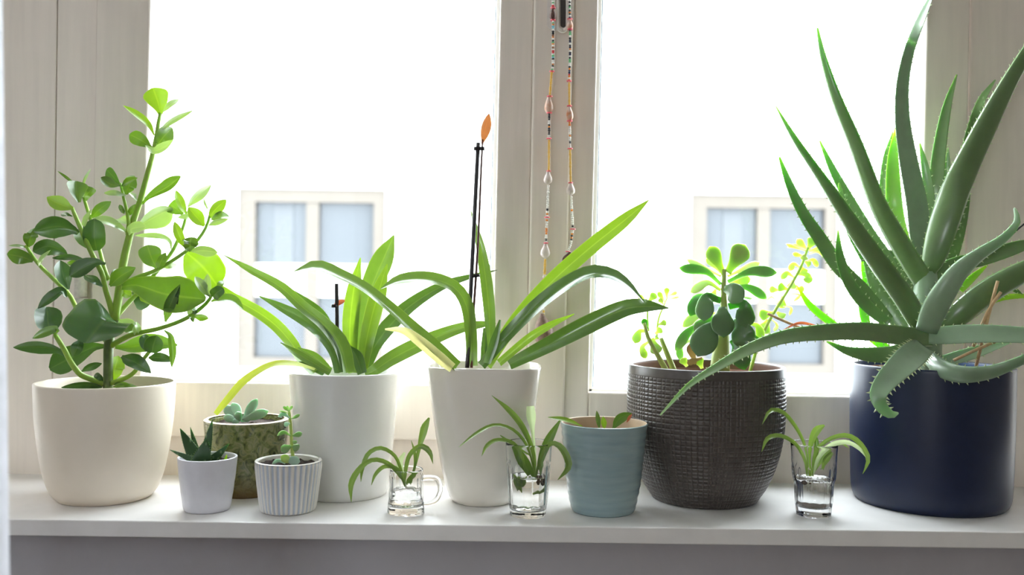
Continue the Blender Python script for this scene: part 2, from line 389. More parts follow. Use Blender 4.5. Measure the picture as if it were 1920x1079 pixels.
def tube(name, pts, r, mat, parent=None, Y=1.2, dy=0, n=14, q=10, world=False, cap=True):
    """round stem along picture points (r in pixels) or, with world=True, along world points (r in metres)"""
    k = len(pts); r = [r] * k if np.isscalar(r) else list(np.interp(np.linspace(0, 1, k), np.linspace(0, 1, len(r)), r))
    if world:
        c = cr([(*p, r[i]) for i, p in enumerate(pts)], n); C = c[:, :3]; R = c[:, 3]
    else:
        if np.isscalar(dy): dy = [dy] * k
        elif len(dy) != k: dy = list(np.interp(np.linspace(0, 1, k), np.linspace(0, 1, len(dy)), dy))
        c = cr([(p[0], p[1], Y + dy[i], r[i]) for i, p in enumerate(pts)], n)
        C = np.array([tuple(P(a[0], a[1], a[2])) for a in c]); R = c[:, 3] * c[:, 2] / FPX
    T = np.gradient(C, axis=0); V = []; F = []
    up = Vector((.3, 1, .2)).normalized()
    for i in range(n):
        t = Vector(T[i]).normalized(); a = up - t * up.dot(t)
        a.normalize(); b = t.cross(a)
        for j in range(q):
            an = 2 * math.pi * j / q; V.append(Vector(C[i]) + (a * math.cos(an) + b * math.sin(an)) * max(R[i], 1e-4))
    for i in range(n - 1):
        for j in range(q):
            F.append((i * q + j, i * q + (j + 1) % q, (i + 1) * q + (j + 1) % q, (i + 1) * q + j))
    if cap: F.append(tuple(range(q - 1, -1, -1))); F.append(tuple((n - 1) * q + j for j in range(q)))
    return mesh(name, V, F, mat, parent)

def lathe(name, prof, center, mat, parent=None, seg=72, rfun=None, mats=None, mfun=None, uvfun=None, cap=True):
    """prof: list of (r, z) in metres; rfun(theta, i, r, z) may change the radius"""
    V = []; F = []; mi = []; UV = []
    for i, (r, z) in enumerate(prof):
        for j in range(seg):
            a = 2 * math.pi * j / seg
            if rfun: x, y = rfun(a, i, r, z)
            else: x, y = r * math.cos(a), r * math.sin(a)
            V.append((center[0] + x, center[1] + y, center[2] + z)); UV.append(uvfun(a, i, r, z) if uvfun else (j / seg, z))
    for i in range(len(prof) - 1):
        for j in range(seg):
            F.append((i * seg + j, i * seg + (j + 1) % seg, (i + 1) * seg + (j + 1) % seg, (i + 1) * seg + j)); mi.append(mfun(i) if mfun else 0)
    if cap and prof[0][0] > 1e-5: F.append(tuple(range(seg - 1, -1, -1))); mi.append(0)
    if cap and prof[-1][0] > 1e-5: F.append(tuple((len(prof) - 1) * seg + j for j in range(seg))); mi.append(mfun(len(prof) - 1) if mfun else 0)
    return mesh(name, V, F, mat, parent, mats=mats, midx=mi, uv=UV)

class Pot:
    """where a pot stands, from the picture: cx, the y of its foot's front edge, and (half width, y) pairs from rim to foot"""
    def __init__(s, cx, yfront, prof, wall=5):
        cf = FPX / math.hypot(FPX, cx - 960)          # a round thing off the axis is drawn wider than it is
        prof = [(a * cf, b) for a, b in prof]
        yb = prof[-1][1]; hw = prof[-1][0]
        g = G(cx, yfront); Y = g.y
        for _ in range(4): Y = g.y + hw * Y / FPX
        s.Y = Y; s.cx = cx; base = P(cx, yfront, g.y); s.x = P(cx, prof[0][1], Y).x
        s.c = Vector((P(cx, yb, Y).x, Y, 0)); s.k = Y / FPX
        z0 = P(cx, yb, Y).z
        s.prof = []
        ztop = P(cx, prof[0][1], Y).z
        for hw, y in prof:
            z = P(cx, y, Y).z
            z = ztop * (z - z0) / (ztop - z0)      # foot exactly on the sill
            s.prof.append((hw * s.k, z))
        s.wall = wall * s.k
    def outline(s, soil=.25, n=40, add=.012):
        """closed profile foot -> outside -> rim -> inside down to the soil level"""
        p = s.prof[::-1]
        r = [a for a, b in p]; z = [b for a, b in p]
        zz = np.concatenate([[z[0]], np.linspace(z[0], z[-1], n)[1:]])
        c = cr([(zz_, rr_) for rr_, zz_ in p], n)
        rr, zz = c[:, 1], c[:, 0]
        bw = s.wall * .5
        out = [(0.0, .0006), (rr[0] - .002, .0006), (rr[0] - .0012, 0)]
        out += [(rr[0] - .0003, .0007)]
        for a, b in zip(rr[1:-1], zz[1:-1]): out.append((a, b))
        top = zz[-1]; R = rr[-1]; w = s.wall
        h = w / 2
        for a in np.linspace(0, math.pi, 7):
            out.append((R - h + h * math.cos(a), top - h * .7 + h * .7 * math.sin(a)))
        nout = len(out)
        depth = top * soil + add
        for f in np.linspace(.15, 1, 8):
            zq = top - depth * f; rq = np.interp(zq, zz, rr) - w
            out.append((max(rq, .001), zq))
        s.nout = nout; s.soilz = top - depth * .8; s.soilr = np.interp(s.soilz, zz, rr) - w
        out.append((0.0005, top - depth))
        return out
    def soil(s, parent, mat=None, dz=0, sq=None):
        r = s.soilr * (sq or 1.02); V = [(s.c.x, s.c.y, s.soilz + dz)]; F = []; q = 40; rings = 8
        for i in range(1, rings + 1):
            for j in range(q):
                a = 2 * math.pi * j / q; rr = r * i / rings
                V.append((s.c.x + rr * math.cos(a), s.c.y + rr * math.sin(a), s.soilz + dz + rng.normal(0, .0012)))
        for j in range(q): F.append((0, 1 + j, 1 + (j + 1) % q))
        for i in range(rings - 1):
            for j in range(q):
                a = 1 + i * q + j; b = 1 + i * q + (j + 1) % q; F.append((a, a + q, b + q, b))
        o = mesh('soil', V, F, mat or M['soil'], parent); return o

# ================================================================== the setting
YS = 1.1                                       # front edge of the sill
YW = 1.360                                     # front of the fixed window frame
XL, XR = -1.15, 1.15
sill = box('window_sill', XL, XR, YS, YW + .06, -.0195, 0, M['sill'], bev=.0014)
tag(sill, 'white painted wooden window sill carrying all the pots', 'sill', kind='structure')
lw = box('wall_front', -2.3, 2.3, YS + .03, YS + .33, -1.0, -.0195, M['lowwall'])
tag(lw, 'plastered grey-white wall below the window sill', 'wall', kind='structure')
# rest of the room: walls beside and above the window, sides, floor, ceiling, rear wall with an unseen opening added for fill light
wl = box('wall_left', -2.5, -2.3, -3.2, 1.43, -1.0, 1.9, M['wall']); tag(wl, 'white wall at the left side of the room', 'wall', kind='structure')
wr = box('wall_right', 2.3, 2.5, -3.2, 1.43, -1.0, 1.9, M['wall']); tag(wr, 'white wall at the right side of the room', 'wall', kind='structure')
fl = box('floor', -2.5, 2.5, -3.2, 1.43, -1.1, -1.0, M['floor']); tag(fl, 'brown wooden floor of the room', 'floor', kind='structure')
ce = box('ceiling', -2.5, 2.5, -3.2, 1.5, 1.9, 2.0, M['ceil']); tag(ce, 'white ceiling of the room', 'ceiling', kind='structure')
for nm, x0, x1, z0, z1 in (('wall_rear_left', -2.3, -1.9, -1, 1.9), ('wall_rear_right', -1.0, 2.3, -1, 1.9), ('wall_rear_low', -1.9, -1.0, -1, .35), ('wall_rear_top', -1.9, -1.0, 1.15, 1.9)):
    o = box(nm, x0, x1, -3.2, -3.0, z0, z1, M['wall']); tag(o, 'white rear wall beside the added fill-light opening', 'wall', kind='structure')
for nm, x0, x1, z0, z1 in (('wall_window_left', -2.3, -1.0, -.0195, 1.9), ('wall_window_right', 1.0, 2.3, -.0195, 1.9), ('wall_window_top', -1.0, 1.0, 1.42, 1.9)):
    o = box(nm, x0, x1, YW + .01, YW + .07, z0, z1, M['wall']); tag(o, 'white wall around the window niche', 'wall', kind='structure')

def vline(x0, x1, y1=720):          # an upright edge: x at y=0 and at y=y1, any other height by the same slope
    return lambda y: x0 + (x1 - x0) * y / y1
TOP = -640
def upright(name, a, b, ytop, ybot, Yf, Yb, mat, parent=None, bev=.0015):
    yb = ybot if isinstance(ybot, tuple) else (ybot, ybot)
    return board(name, [(a(ytop), ytop), (b(ytop), ytop), (b(yb[1]), yb[1]), (a(yb[0]), yb[0])], Yf, Yb, mat, parent, bev)

# fixed frame: boards left and right, bottom rail, head
fl_a, fl_b = vline(-140, -140), vline(107, 97)
o = upright('trim_1', fl_a, fl_b, TOP, 905, YW, YW + .06, M['frame']); tag(o, 'outer off-white frame board left of the long crack', 'window frame', kind='structure')
o = upright('trim_2', lambda y: fl_b(y) + 1.3, vline(184, 174), TOP, 905, YW, YW + .06, M['frame']); tag(o, 'inner off-white frame board beside the left casement', 'window frame', kind='structure')
fr_a, fr_b = vline(1822, 1808), vline(2090, 2090)
o = upright('trim_3', fr_a, fr_b, TOP, 925, YW, YW + .06, M['frame']); tag(o, 'white frame board at the right edge behind the aloe', 'window frame', kind='structure')
o = board('trim_4', [(90, 800), (1900, 812), (1900, 922), (90, 905)], YW + .004, YW + .06, M['frame']); tag(o, 'white bottom rail of the window frame on the sill', 'window frame', kind='structure')
o = board('trim_5', [(90, TOP - 100), (1900, TOP - 100), (1900, TOP + 40), (90, TOP + 40)], YW + .002, YW + .06, M['frame']); tag(o, 'head board of the window frame above the picture', 'window frame', kind='structure')

YF = YW - .008                                  # front of the casements
YB = YW + .042
YG = YW + .034                                  # glass
def casement(name, lo, li, ri, ro, yt_in, top_l, top_r, bot, label):
    """lo/li: outer and inner edge of the left stile, ri/ro: of the right stile; top_l, top_r: y of the bottom rail's top edge"""
    w = empty(name, P(lo(400), 820, YW)); tag(w, label, 'window', kind='structure')
    upright('stile', lo, li, TOP, (bot[0], bot[0] + .5), YF, YB, M['frame'], w, .0025)
    upright('stile', ri, ro, TOP, (bot[1], bot[1]), YF, YB, M['frame'], w, .0025)
    xa, xb = li(top_l), ri(top_r)
    board('rail', [(xa - .5, top_l), (xb + .5, top_r), (xb + .5, bot[1]), (xa - .5, bot[0])], YF + .0004, YB, M['frame'], w, .0025)
    board('rail', [(li(TOP), TOP), (ri(TOP), TOP), (ri(TOP), TOP + 90), (li(TOP), TOP + 90)], YF + .0004, YB, M['frame'], w, .0025)
    # glazing beads, set back in the rebate, and the dark seal along the left edge
    Yb0 = YF + .016
    b = 7
    board('glazing_bead', [(li(TOP) - 2, TOP), (li(TOP) + b, TOP), (li(top_l) + b, top_l), (li(top_l) - 2, top_l)], Yb0, YG, M['bead'], w, .001)
    board('glazing_bead', [(ri(TOP) - b, TOP), (ri(TOP) + 2, TOP), (ri(top_r) + 2, top_r), (ri(top_r) - b, top_r)], Yb0, YG, M['bead'], w, .001)
    board('glazing_bead', [(xa, top_l - b), (xb, top_r - b), (xb, top_r + 2), (xa, top_l + 2)], Yb0, YG, M['bead'], w, .001)
    board('seal', [(li(TOP) + b, TOP), (li(TOP) + b + 2.2, TOP), (li(top_l) + b + 2.2, top_l - 8), (li(top_l) + b, top_l - 8)], YG - .004, YG, M['seal'], w, 0)
    board('seal', [(ri(TOP) - b - 2, TOP), (ri(TOP) - b, TOP), (ri(top_r) - b, top_r - 8), (ri(top_r) - b - 2, top_r - 8)], YG - .004, YG, M['seal'], w, 0)
    q = [(li(TOP) - 8, TOP), (ri(TOP) + 8, TOP), (ri(top_r) + 8, top_r + 8), (li(top_l) - 8, top_l + 8)]
    board('pane', q, YG, YG + .003, M['pane'], w, 0)
    return w
cas_l = casement('window_1', vline(180, 168), vline(283, 264), vline(938, 922), vline(1001, 988), 0, 716, 724, (818, 828),
                 'left casement with white painted frame and large clear pane')
cas_r = casement('window_2', vline(1004, 990), vline(1122, 1104), vline(1738, 1722), vline(1820, 1806), 0, 736, 746, (829, 842),
                 'right casement with white painted frame and large clear pane')
# raised cover strip of the right casement over the joint, latch loop on it, hinge of the left casement
st = upright('cover_strip', vline(1001, 988), vline(1076, 1059), TOP, 829, YF - .009, YF + .002, M['frame'], cas_r, .003)
def hinge():
    for (y0, y1) in ((514, 557), (559, 590)):
        a, b = P(152, y0, YF - .004), P(151, y1, YF - .004)
        tube('hinge_barrel', [tuple(a), tuple(a.lerp(b, .5)), tuple(b)], .0088, M['hinge'], cas_l, world=True, n=5, q=20)
hinge()
def latch():
    Yf = YF - .0095
    # rounded back plate
    def rr(cx, cy, hw, hh, k=8):
        pts = []
        for sx, sy, a0 in ((1, -1, -90), (1, 1, 0), (-1, 1, 90), (-1, -1, 180)):
            for i in range(k + 1):
                a = math.radians(a0 + 90 * i / k); r = min(hw, 14)
                pts.append((cx + sx * (hw - r) + r * math.cos(a), cy + sy * (hh - r) + r * math.sin(a)))
        return pts
    pl = rr(1051, -20, 25, 77); V = [P(x, y, Yf - .002) for x, y in pl]; n = len(V); V += [Vector((v.x, Yf + .0005, v.z)) for v in V]
    F = [tuple(range(n)), tuple(range(2 * n - 1, n - 1, -1))] + [(i, i + n, (i + 1) % n + n, (i + 1) % n) for i in range(n)]
    mesh('latch_plate', V, F, M['latch'], cas_r, smooth=False)
    # slotted loop standing off the plate: an outline with a long slot
    o1 = rr(1055, -30, 10, 90); i1 = rr(1055, -30, 6.2, 84); n = len(o1); V = []
    for Yq in (Yf - .008, Yf - .0018):
        V += [P(x, y, Yf - .008) for x, y in o1] if Yq == Yf - .008 else [Vector((p.x, Yq, p.z)) for p in [P(x, y, Yf - .008) for x, y in o1]]
        V += [P(x, y, Yf - .008) for x, y in i1] if Yq == Yf - .008 else [Vector((p.x, Yq, p.z)) for p in [P(x, y, Yf - .008) for x, y in i1]]
    F = []
    for i in range(n):
        j = (i + 1) % n
        F += [(i, j, n + j, n + i), (2*n + i, 3*n + i, 3*n + j, 2*n + j), (i, 2*n + i, 2*n + j, j), (n + i, n + j, 3*n + j, 3*n + i)]
    mesh('latch_loop', V, F, M['latch'], cas_r)
    V = [P(x, y, Yf - .0022) for x, y in rr(1056, -30, 5, 82)]
    mesh('latch_slot_shade', V + [Vector((v.x, v.y + .001, v.z)) for v in V], [tuple(range(len(V))), tuple(range(2*len(V)-1, len(V)-1, -1))], M['dark'], cas_r, smooth=False)  # dark sheet on the plate, the slot's inner shade put in as colour
latch()

# the building across the street
YO = 9.0
def facade():
    b = empty('building', (0, YO, -6)); tag(b, 'bright white house facade across the street, out of focus', 'building')
    def Q(x, y): p = P(x, y, YO); return p.x, p.z
    dx = Q(1296, 350)[0] - Q(446, 350)[0]; x0 = Q(446, 350)[0]; wW = Q(724, 350)[0] - x0
    zt = Q(446, 352)[1]; hW = zt - Q(446, 690)[1]; dz = 4.1
    cols = [x0 + dx * i for i in range(-2, 4)]; rows = [zt + dz * j for j in (-1, 0)]
    xs = sorted([-16, 16] + [c for c in cols] + [c + wW for c in cols]); zs = sorted([-6.5, 4.3] + rows + [r - hW for r in rows])
    V = []; F = []
    for i in range(len(xs) - 1):
        for j in range(len(zs) - 1):
            if any(abs(xs[i] - c) < 1e-6 for c in cols) and any(abs(zs[j + 1] - r) < 1e-6 for r in rows): continue
            e = len(V); a, c_, z0, z1 = xs[i], xs[i + 1], zs[j], zs[j + 1]
            V += [(a, YO, z0), (c_, YO, z0), (c_, YO, z1), (a, YO, z1), (a, YO + .3, z0), (c_, YO + .3, z0), (c_, YO + .3, z1), (a, YO + .3, z1)]
            F += [tuple(e + k for k in f) for f in BOXF]
    mesh('facade_wall', V, F, M['facade'], b, smooth=False)
    for c in cols:
        for r in rows:
            fw = .16; z0 = r - hW
            V = []; F = []
            mull = c + wW * .5
            tr0, tr1 = r - hW * .42, r - hW * .60       # broad transom panel between upper and lower lights
            for (a, d, e0, e1, yy) in ((c, c + fw, z0, r, .03), (c + wW - fw * .75, c + wW, z0, r, .03), (c + fw, c + wW - fw * .75, r - .13, r, .03), (c + fw, c + wW - fw * .75, z0, z0 + .1, .03),
                                       (mull - .06, mull + .06, z0 + .1, r - .13, .04)):
                e = len(V); y0 = YO + yy; V += [(a, y0, e0), (d, y0, e0), (d, y0, e1), (a, y0, e1), (a, y0 + .1, e0), (d, y0 + .1, e0), (d, y0 + .1, e1), (a, y0 + .1, e1)]; F += [tuple(e + k for k in f) for f in BOXF]
            w = mesh('window', V, F, M['fframe'], b, smooth=False)
            def sub(nm, a, d, e0, e1, yy, mat):
                y0 = YO + yy; return mesh(nm, [(a, y0, e0), (d, y0, e0), (d, y0, e1), (a, y0, e1), (a, y0 + .03, e0), (d, y0 + .03, e0), (d, y0 + .03, e1), (a, y0 + .03, e1)], BOXF, mat, w, smooth=False)
            for (a, d) in ((c + fw, mull - .06), (mull + .06, c + wW - fw * .75)):
                sub('pane', a, d, tr0, r - .13, .10, M['fpane']); sub('pane', a, d, z0 + .1, tr1, .10, M['fpane'])
                sub('transom_panel', a, d, tr1, tr0, .06, M['facade'])
            sub('window_curtain', c + fw + .17, c + fw + .36, tr0, r - .13, .092, M['fcurtain'])
facade()
stt = box('street', -16, 16, 1.6, YO, -6.6, -6.5, M['street']); tag(stt, 'grey street far below the window', 'street', kind='structure')

# curtain edge close to the camera at the left
def curtain():
    Yc = .66; V = []; F = []; n = 60
    xr0, xr1 = P(2, -200, Yc), P(20, 1250, Yc)
    for k, t in enumerate(np.linspace(0, 1, 12)):
        e = xr0.lerp(xr1, t); z = xr0.z + .5 * (1 - t) * 0 + (xr1.z - xr0.z) * t
        for i in range(n):
            u = i / (n - 1); V.append((e.x - u * .34, Yc - .012 * math.sin(u * 40) - .004 * math.sin(u * 23), z + (.3 if k == 0 else 0) - (.6 if k == 11 else 0)))
    for k in range(11):
        for i in range(n - 1): a = k * n + i; F.append((a, a + 1, a + n + 1, a + n))
    o = mesh('curtain', V, F, M['curtain']); s = o.modifiers.new('s', 'SOLIDIFY'); s.thickness = .0015
    tag(o, 'white blurred curtain edge hanging at the far left', 'curtain')
curtain()

# ================================================================== hanging bead strands
SEED = {}
def bead_mats():
    for k, c in dict(gold=(236, 190, 84), white=(240, 236, 228), black=(22, 20, 30), red=(206, 44, 50), orange=(226, 130, 40), cyan=(120, 196, 214), green=(90, 180, 110), pink=(238, 96, 110), navy=(34, 34, 70), brown=(130, 78, 40)).items():
        SEED[k] = plain('bead_' + k, c, .25, coat=.4)
    M['shell'] = plain('shell_cream', (228, 212, 204), .3, coat=.3, noise=.2, nscale=120); M['shell_o'] = plain('shell_orange', (226, 208, 196), .35, rgb2=(206, 140, 100), nscale=110)
    M['shell_d'] = plain('shell_brown', (118, 84, 74), .4, rgb2=(70, 46, 42), nscale=220); M['seed'] = plain('speckled_seed', (150, 122, 108), .6, rgb2=(112, 84, 74), nscale=140)
bead_mats()
def ellipsoid(name, p0, p1, w, mat, parent, prof=((0, .3), (.2, .52), (.45, .85), (.68, 1), (.86, .86), (.96, .55), (1, .3)), q=14, Y=1.3):
    a, b = P(*p0, Y), P(*p1, Y); n = 12; c = [a.lerp(b, t) for t in np.linspace(0, 1, n)]
    r = [np.interp(t, [x for x, _ in prof], [y for _, y in prof]) * w / 2 * Y / FPX for t in np.linspace(0, 1, n)]
    V = []; F = []; t = (b - a).normalized(); u = Vector((0, 1, 0)); u = (u - t * u.dot(t)).normalized(); v = t.cross(u)
    for i in range(n):
        for j in range(q): an = 2 * math.pi * j / q; V.append(c[i] + (u * math.cos(an) + v * math.sin(an)) * r[i])
    for i in range(n - 1):
        for j in range(q): F.append((i * q + j, i * q + (j + 1) % q, (i + 1) * q + (j + 1) % q, (i + 1) * q + j))
    F += [tuple(range(q - 1, -1, -1)), tuple((n - 1) * q + j for j in range(q))]
    return mesh(name, V, F, mat, parent)
def strand(path, shells, zones, discs, label):
    Yb = YF - .024
    path = np.array(path, float); fx = lambda y: float(np.interp(y, path[:, 1], path[:, 0]))
    root = empty('bead_strand', P(path[0][0], path[0][1], Yb)); tag(root, label, 'bead strand', 'bead strands hanging from the window latch')
    keys = list(SEED); V = []; F = []; MI = []
    def bead(x, y, x2, y2, r, key):
        a, b = P(x, y, Yb), P(x2, y2, Yb); t = (b - a).normalized(); u = Vector((0, 1, 0)); v = t.cross(u).normalized(); e = len(V); q = 8
        for k, (f, rr) in enumerate(((.02, .55), (.25, 1), (.75, 1), (.98, .55))):
            for j in range(q): an = 2 * math.pi * j / q; V.append(a.lerp(b, f) + (u * math.cos(an) + v * math.sin(an)) * r * rr * Yb / FPX)
        for k in range(3):
            for j in range(q): F.append((e + k*q + j, e + k*q + (j+1) % q, e + (k+1)*q + (j+1) % q, e + (k+1)*q + j)); MI.append(keys.index(key))
    for y0, y1, kinds, ln, r in zones:
        y = y0
        while y < y1 - .5:
            l = ln * random.uniform(.85, 1.2); k = random.choice(kinds); bead(fx(y), y, fx(y + l), y + l, r * random.uniform(.78, 1.15), k); y += l
    o = mesh('seed_beads', V, F, None, root, mats=[SEED[k] for k in keys], midx=MI); o['kind'] = 'stuff'
    p2 = [(fx(y), y) for y in np.linspace(path[0][1], path[-1][1], 24)]
    tube('thread', p2, .5, SEED['white'], root, Y=Yb, n=60, q=5)
    for (x, y, y2, w, mat, x2) in shells:
        ellipsoid('shell', (x, y), (x2, y2), w, M[mat], root, Y=Yb)
    for (y, r) in discs:
        a, b = P(fx(y), y - 1, Yb), P(fx(y), y + 1, Yb)
        tube('spacer_disc', [tuple(a), tuple(b)], r * Yb / FPX, SEED['pink'], root, world=True, n=3, q=12)
    return root
MULTI = ['white', 'red', 'orange', 'cyan', 'black', 'green', 'brown', 'white']; DARKM = ['black', 'navy', 'red', 'white', 'orange', 'green', 'black']
MIX = ['white', 'white', 'white', 'white', 'black', 'orange']
sl = strand([(1040, -60), (1037, 0), (1037, 120), (1034, 140), (1030, 190), (1029, 330), (1026, 400), (1023, 470), (1021, 520), (1019, 600)],
       [(1037, 16, 37, 13, 'shell_d', 1036), (1029, 182, 212, 17, 'shell_o', 1029), (1028, 322, 345, 17, 'shell', 1027), (1023, 457, 484, 19, 'shell', 1022), (1021, 514, 522, 7, 'shell', 1021)],
       [(-60, 16, MULTI, 3, 2.4), (38, 133, MULTI, 3.2, 2.5), (135, 182, ['gold'], 2, 2.3), (213, 258, MIX + ['black'], 3.4, 2.3), (262, 321, ['gold'], 2, 2.3), (347, 456, MIX, 4, 2.2), (486, 514, ['gold'], 2, 2.8), (523, 592, ['gold', 'white'], 2.4, 2.2)],
       [(15, 5), (38, 5), (134, 5), (181, 5.5), (212, 5.5), (260, 5), (321, 4.5), (408, 5.5), (456, 4.5), (524, 4)],
       'longer left bead strand ending in a large speckled brown seed')
ellipsoid('seed_pendant', (1016, 588), (1021, 650), 39, M['seed'], sl, ((0, .12), (.1, .3), (.25, .6), (.55, 1), (.8, .85), (.95, .45), (1, .15)), 18, YF - .026)
strand([(1066, -60), (1068, 0), (1069, 60), (1069, 100), (1067, 150), (1068, 220), (1070, 350), (1073, 410), (1074, 430), (1070, 458), (1064, 474)],
       [(1069, 37, 55, 12, 'shell_o', 1069), (1067, 199, 226, 14, 'shell_o', 1069), (1070, 343, 366, 17, 'shell', 1070), (1070, 473, 494, 16, 'shell_d', 1058)],
       [(-60, 36, DARKM + ['white'], 3, 2.4), (56, 150, DARKM, 3.4, 2.5), (154, 198, ['gold'], 2, 2.3), (228, 278, MIX, 4, 2.2), (280, 342, ['gold'], 2, 2.3), (368, 472, MIX, 3.6, 2.2)],
       [(36, 5), (55, 5), (152, 5), (199, 5), (227, 5.5), (279, 5), (343, 4.5), (430, 5.5), (472, 4.5)],
       'shorter right bead strand with dark, gold and white beads ending in a brown shell')

# ================================================================== pots
def thing(name, pot, label, cat, group=None):
    o = empty(name, pot.c); tag(o, label, cat, group); return o
def pxy(ox, oy, s): return lambda *a: [(ox + x / s, oy + y / s) for x, y in a]

# --- 1 rubbery-leaved shrub in the cream pot ------------------------------------------------
p = Pot(196, 952, [(135, 716), (134, 745), (130, 803), (117, 884), (103, 925), (89, 942)], 5)
plant = thing('potted_shrub', p, 'tall rubbery-leaved green shrub in the large cream pot at the left', 'potted plant')
lathe('pot', p.outline(.2), p.c, M['cream'], plant); p.soil(plant)
YP = p.Y
def branch(pts, r, dy, mat='stem'): return tube('branch', pts, r, M[mat], plant, Y=YP, dy=dy, n=20)
tube('trunk', [(202, 738), (203, 690), (204, 645), (210, 612), (216, 595)], [9, 9, 9, 8.5, 8], M['stem_dark'], plant, Y=YP, n=16)
branch([(215, 600), (222, 557), (232, 490), (243, 443), (252, 408), (262, 380), (275, 333), (287, 287), (292, 263), (298, 225), (301, 212)], [8.5, 8, 7.5, 6.5, 6, 5.5, 5, 4, 3.5, 3.2], [0, .0, .005, .01, .01, .01, .01])
branch([(214, 604), (206, 570), (197, 540), (192, 515), (173, 478), (153, 433), (142, 407), (135, 390)], [5.5, 5, 4.5, 3.5], [0, -.012, -.02, -.02])
branch([(203, 525), (195, 500), (187, 470), (178, 440), (167, 403), (160, 380), (156, 368)], [4, 3.5, 3], [-.01, .015, .02])
branch([(207, 648), (185, 625), (150, 590), (130, 553), (107, 530), (70, 493), (48, 460)], [5, 4.5, 4, 3], [0, .012, .0, -.01])
branch([(200, 722), (180, 715), (165, 709), (150, 702), (133, 680), (120, 655), (103, 628)], [6, 5.5, 4.5], [0, -.005, -.015, -.02])
branch([(207, 650), (230, 636), (250, 627), (300, 616), (350, 597), (383, 573), (394, 560), (399, 550)], [5.5, 4.5, 3.8, 2.6], [0, -.015, -.025, -.03])
branch([(222, 540), (240, 528), (258, 520), (293, 507), (325, 488), (353, 468), (375, 445), (387, 425), (393, 406)], [4.5, 4, 3.2, 2.6], [0, -.005, -.01])
branch([(218, 594), (232, 578), (250, 558), (280, 527), (303, 498), (323, 472), (335, 447), (346, 418), (350, 396)], [5, 4.2, 3.5, 2.6], [0, .02, .03, .03])
branch([(207, 720), (218, 716), (232, 711), (250, 700), (267, 677), (280, 660)], [5, 4, 3.4], [0, -.015, -.02])
branch([(239, 440), (241, 417), (237, 393), (232, 372), (226, 344)], [4, 3.2, 2.4], [.005, -.005, -.005])
def cl(b, t, w, prof='ob', roll=0, mat='clusia', dy=(0, 0), mid=None, fold=.22, wave=0):
    pts = [b] + (mid or []) + [t]
    w *= 1.1
    if not mid and len(dy) == 2: dy = (dy[0], (dy[0] + dy[1]) / 2 - rng.uniform(.002, .009), dy[1])
    if not mid:   # slight arch
        pts = [b, ((b[0] * .55 + t[0] * .45) + (t[1] - b[1]) * .04, (b[1] * .55 + t[1] * .45) - abs(t[0] - b[0]) * .05), t]
    return leaf(plant, M[mat], pts, w, prof, roll, dy, YP, fold * rng.uniform(.7, 1.9), wave=wave, n=20)
D, K, PL, YG_ = 'clusia_dark', 'clusia', 'clusia_pale', 'clusia_young'
# left-hand side
cl((147, 438), (63, 434), 39, 'el', -10, D, (-.02, -.025), [(138, 432), (105, 425)])
cl((137, 391), (88, 370), 26, 'el', 20, YG_, (-.022, -.03), [(128, 389), (105, 380)], .35)
cl((148, 380), (142, 340), 34, 'fan', 20, K, (-.015, -.01))
cl((140, 346), (108, 321), 5, 'blade', 0, K, (-.01, -.005)); cl((155, 347), (170, 317), 5, 'blade', 0, PL, (-.005, 0))
cl((157, 374), (175, 353), 22, 'fan', 35, K, (.02, .015), fold=.5)
cl((171, 409), (208, 378), 18, 'el', 5, K, (.02, .025))
cl((236, 367), (195, 362), 10, 'el', 30, PL, (-.005, -.01)); cl((226, 349), (189, 333), 17, 'ob', 30, K, (-.008, -.015), [(208, 346)])
cl((226, 347), (200, 318), 20, 'ob', -35, D, (-.004, .0)); cl((228, 349), (258, 334), 11, 'el', 40, K, (-.006, -.02))
cl((236, 365), (252, 330), 23, 'el', -20, K, (-.002, .004)); cl((257, 377), (243, 361), 9, 'el', 50, PL, (0, .01))
cl((181, 470), (177, 411), 37, 'round', -8, D, (-.006, -.012)); cl((168, 468), (150, 428), 30, 'el', 15, K, (-.012, .0))
cl((156, 424), (172, 393), 9, 'blade', 45, PL, (-.02, -.03)); cl((136, 406), (114, 402), 8, 'el', 30, D, (-.018, -.005))
cl((53, 463), (65, 428), 21, 'el', 20, K, (-.01, -.015)); cl((49, 464), (16, 461), 5, 'blade', 30, PL, (-.01, -.015))
cl((62, 490), (13, 477), 27, 'el', -15, K, (-.01, -.016)); cl((72, 497), (95, 469), 8, 'blade', 50, PL, (-.012, -.025))
cl((128, 484), (62, 472), 29, 'ob', -25, D, (.0, -.008), [(118, 472), (90, 462)]); cl((166, 491), (98, 484), 11, 'el', 40, D, (-.018, -.01))
cl((128, 543), (113, 489), 28, 'el', 12, D, (-.002, .01)); cl((198, 495), (131, 518), 29, 'ob', 20, D, (-.024, -.036), [(180, 493), (155, 503)])
cl((192, 538), (158, 517), 15, 'el', 40, D, (-.02, -.01)); cl((158, 500), (126, 493), 11, 'el', 25, K, (-.016, -.005))
cl((124, 558), (71, 579), 18, 'el', 30, D, (0, -.02), [(116, 546), (100, 556)]); cl((95, 626), (88, 576), 44, 'round', 10, D, (-.016, .0))
cl((101, 628), (61, 635), 16, 'el', 20, K, (-.02, -.03), [(106, 618), (90, 622)]); cl((158, 590), (179, 579), 18, 'ob', -10, D, (.004, .01))
cl((210, 598), (160, 644), 92, 'round', 40, D, (-.012, -.062), [(196, 600), (178, 622)], .1)
cl((120, 667), (25, 652), 22, 'el', -30, D, (-.016, -.026), [(107, 657), (70, 651)]); cl((195, 650), (93, 692), 44, 'fan', 15, D, (.004, .02), [(175, 652), (140, 668)])
cl((150, 637), (137, 669), 21, 'el', 15, D, (-.026, -.032)); cl((153, 697), (191, 682), 13, 'el', -20, D, (-.012, -.005))
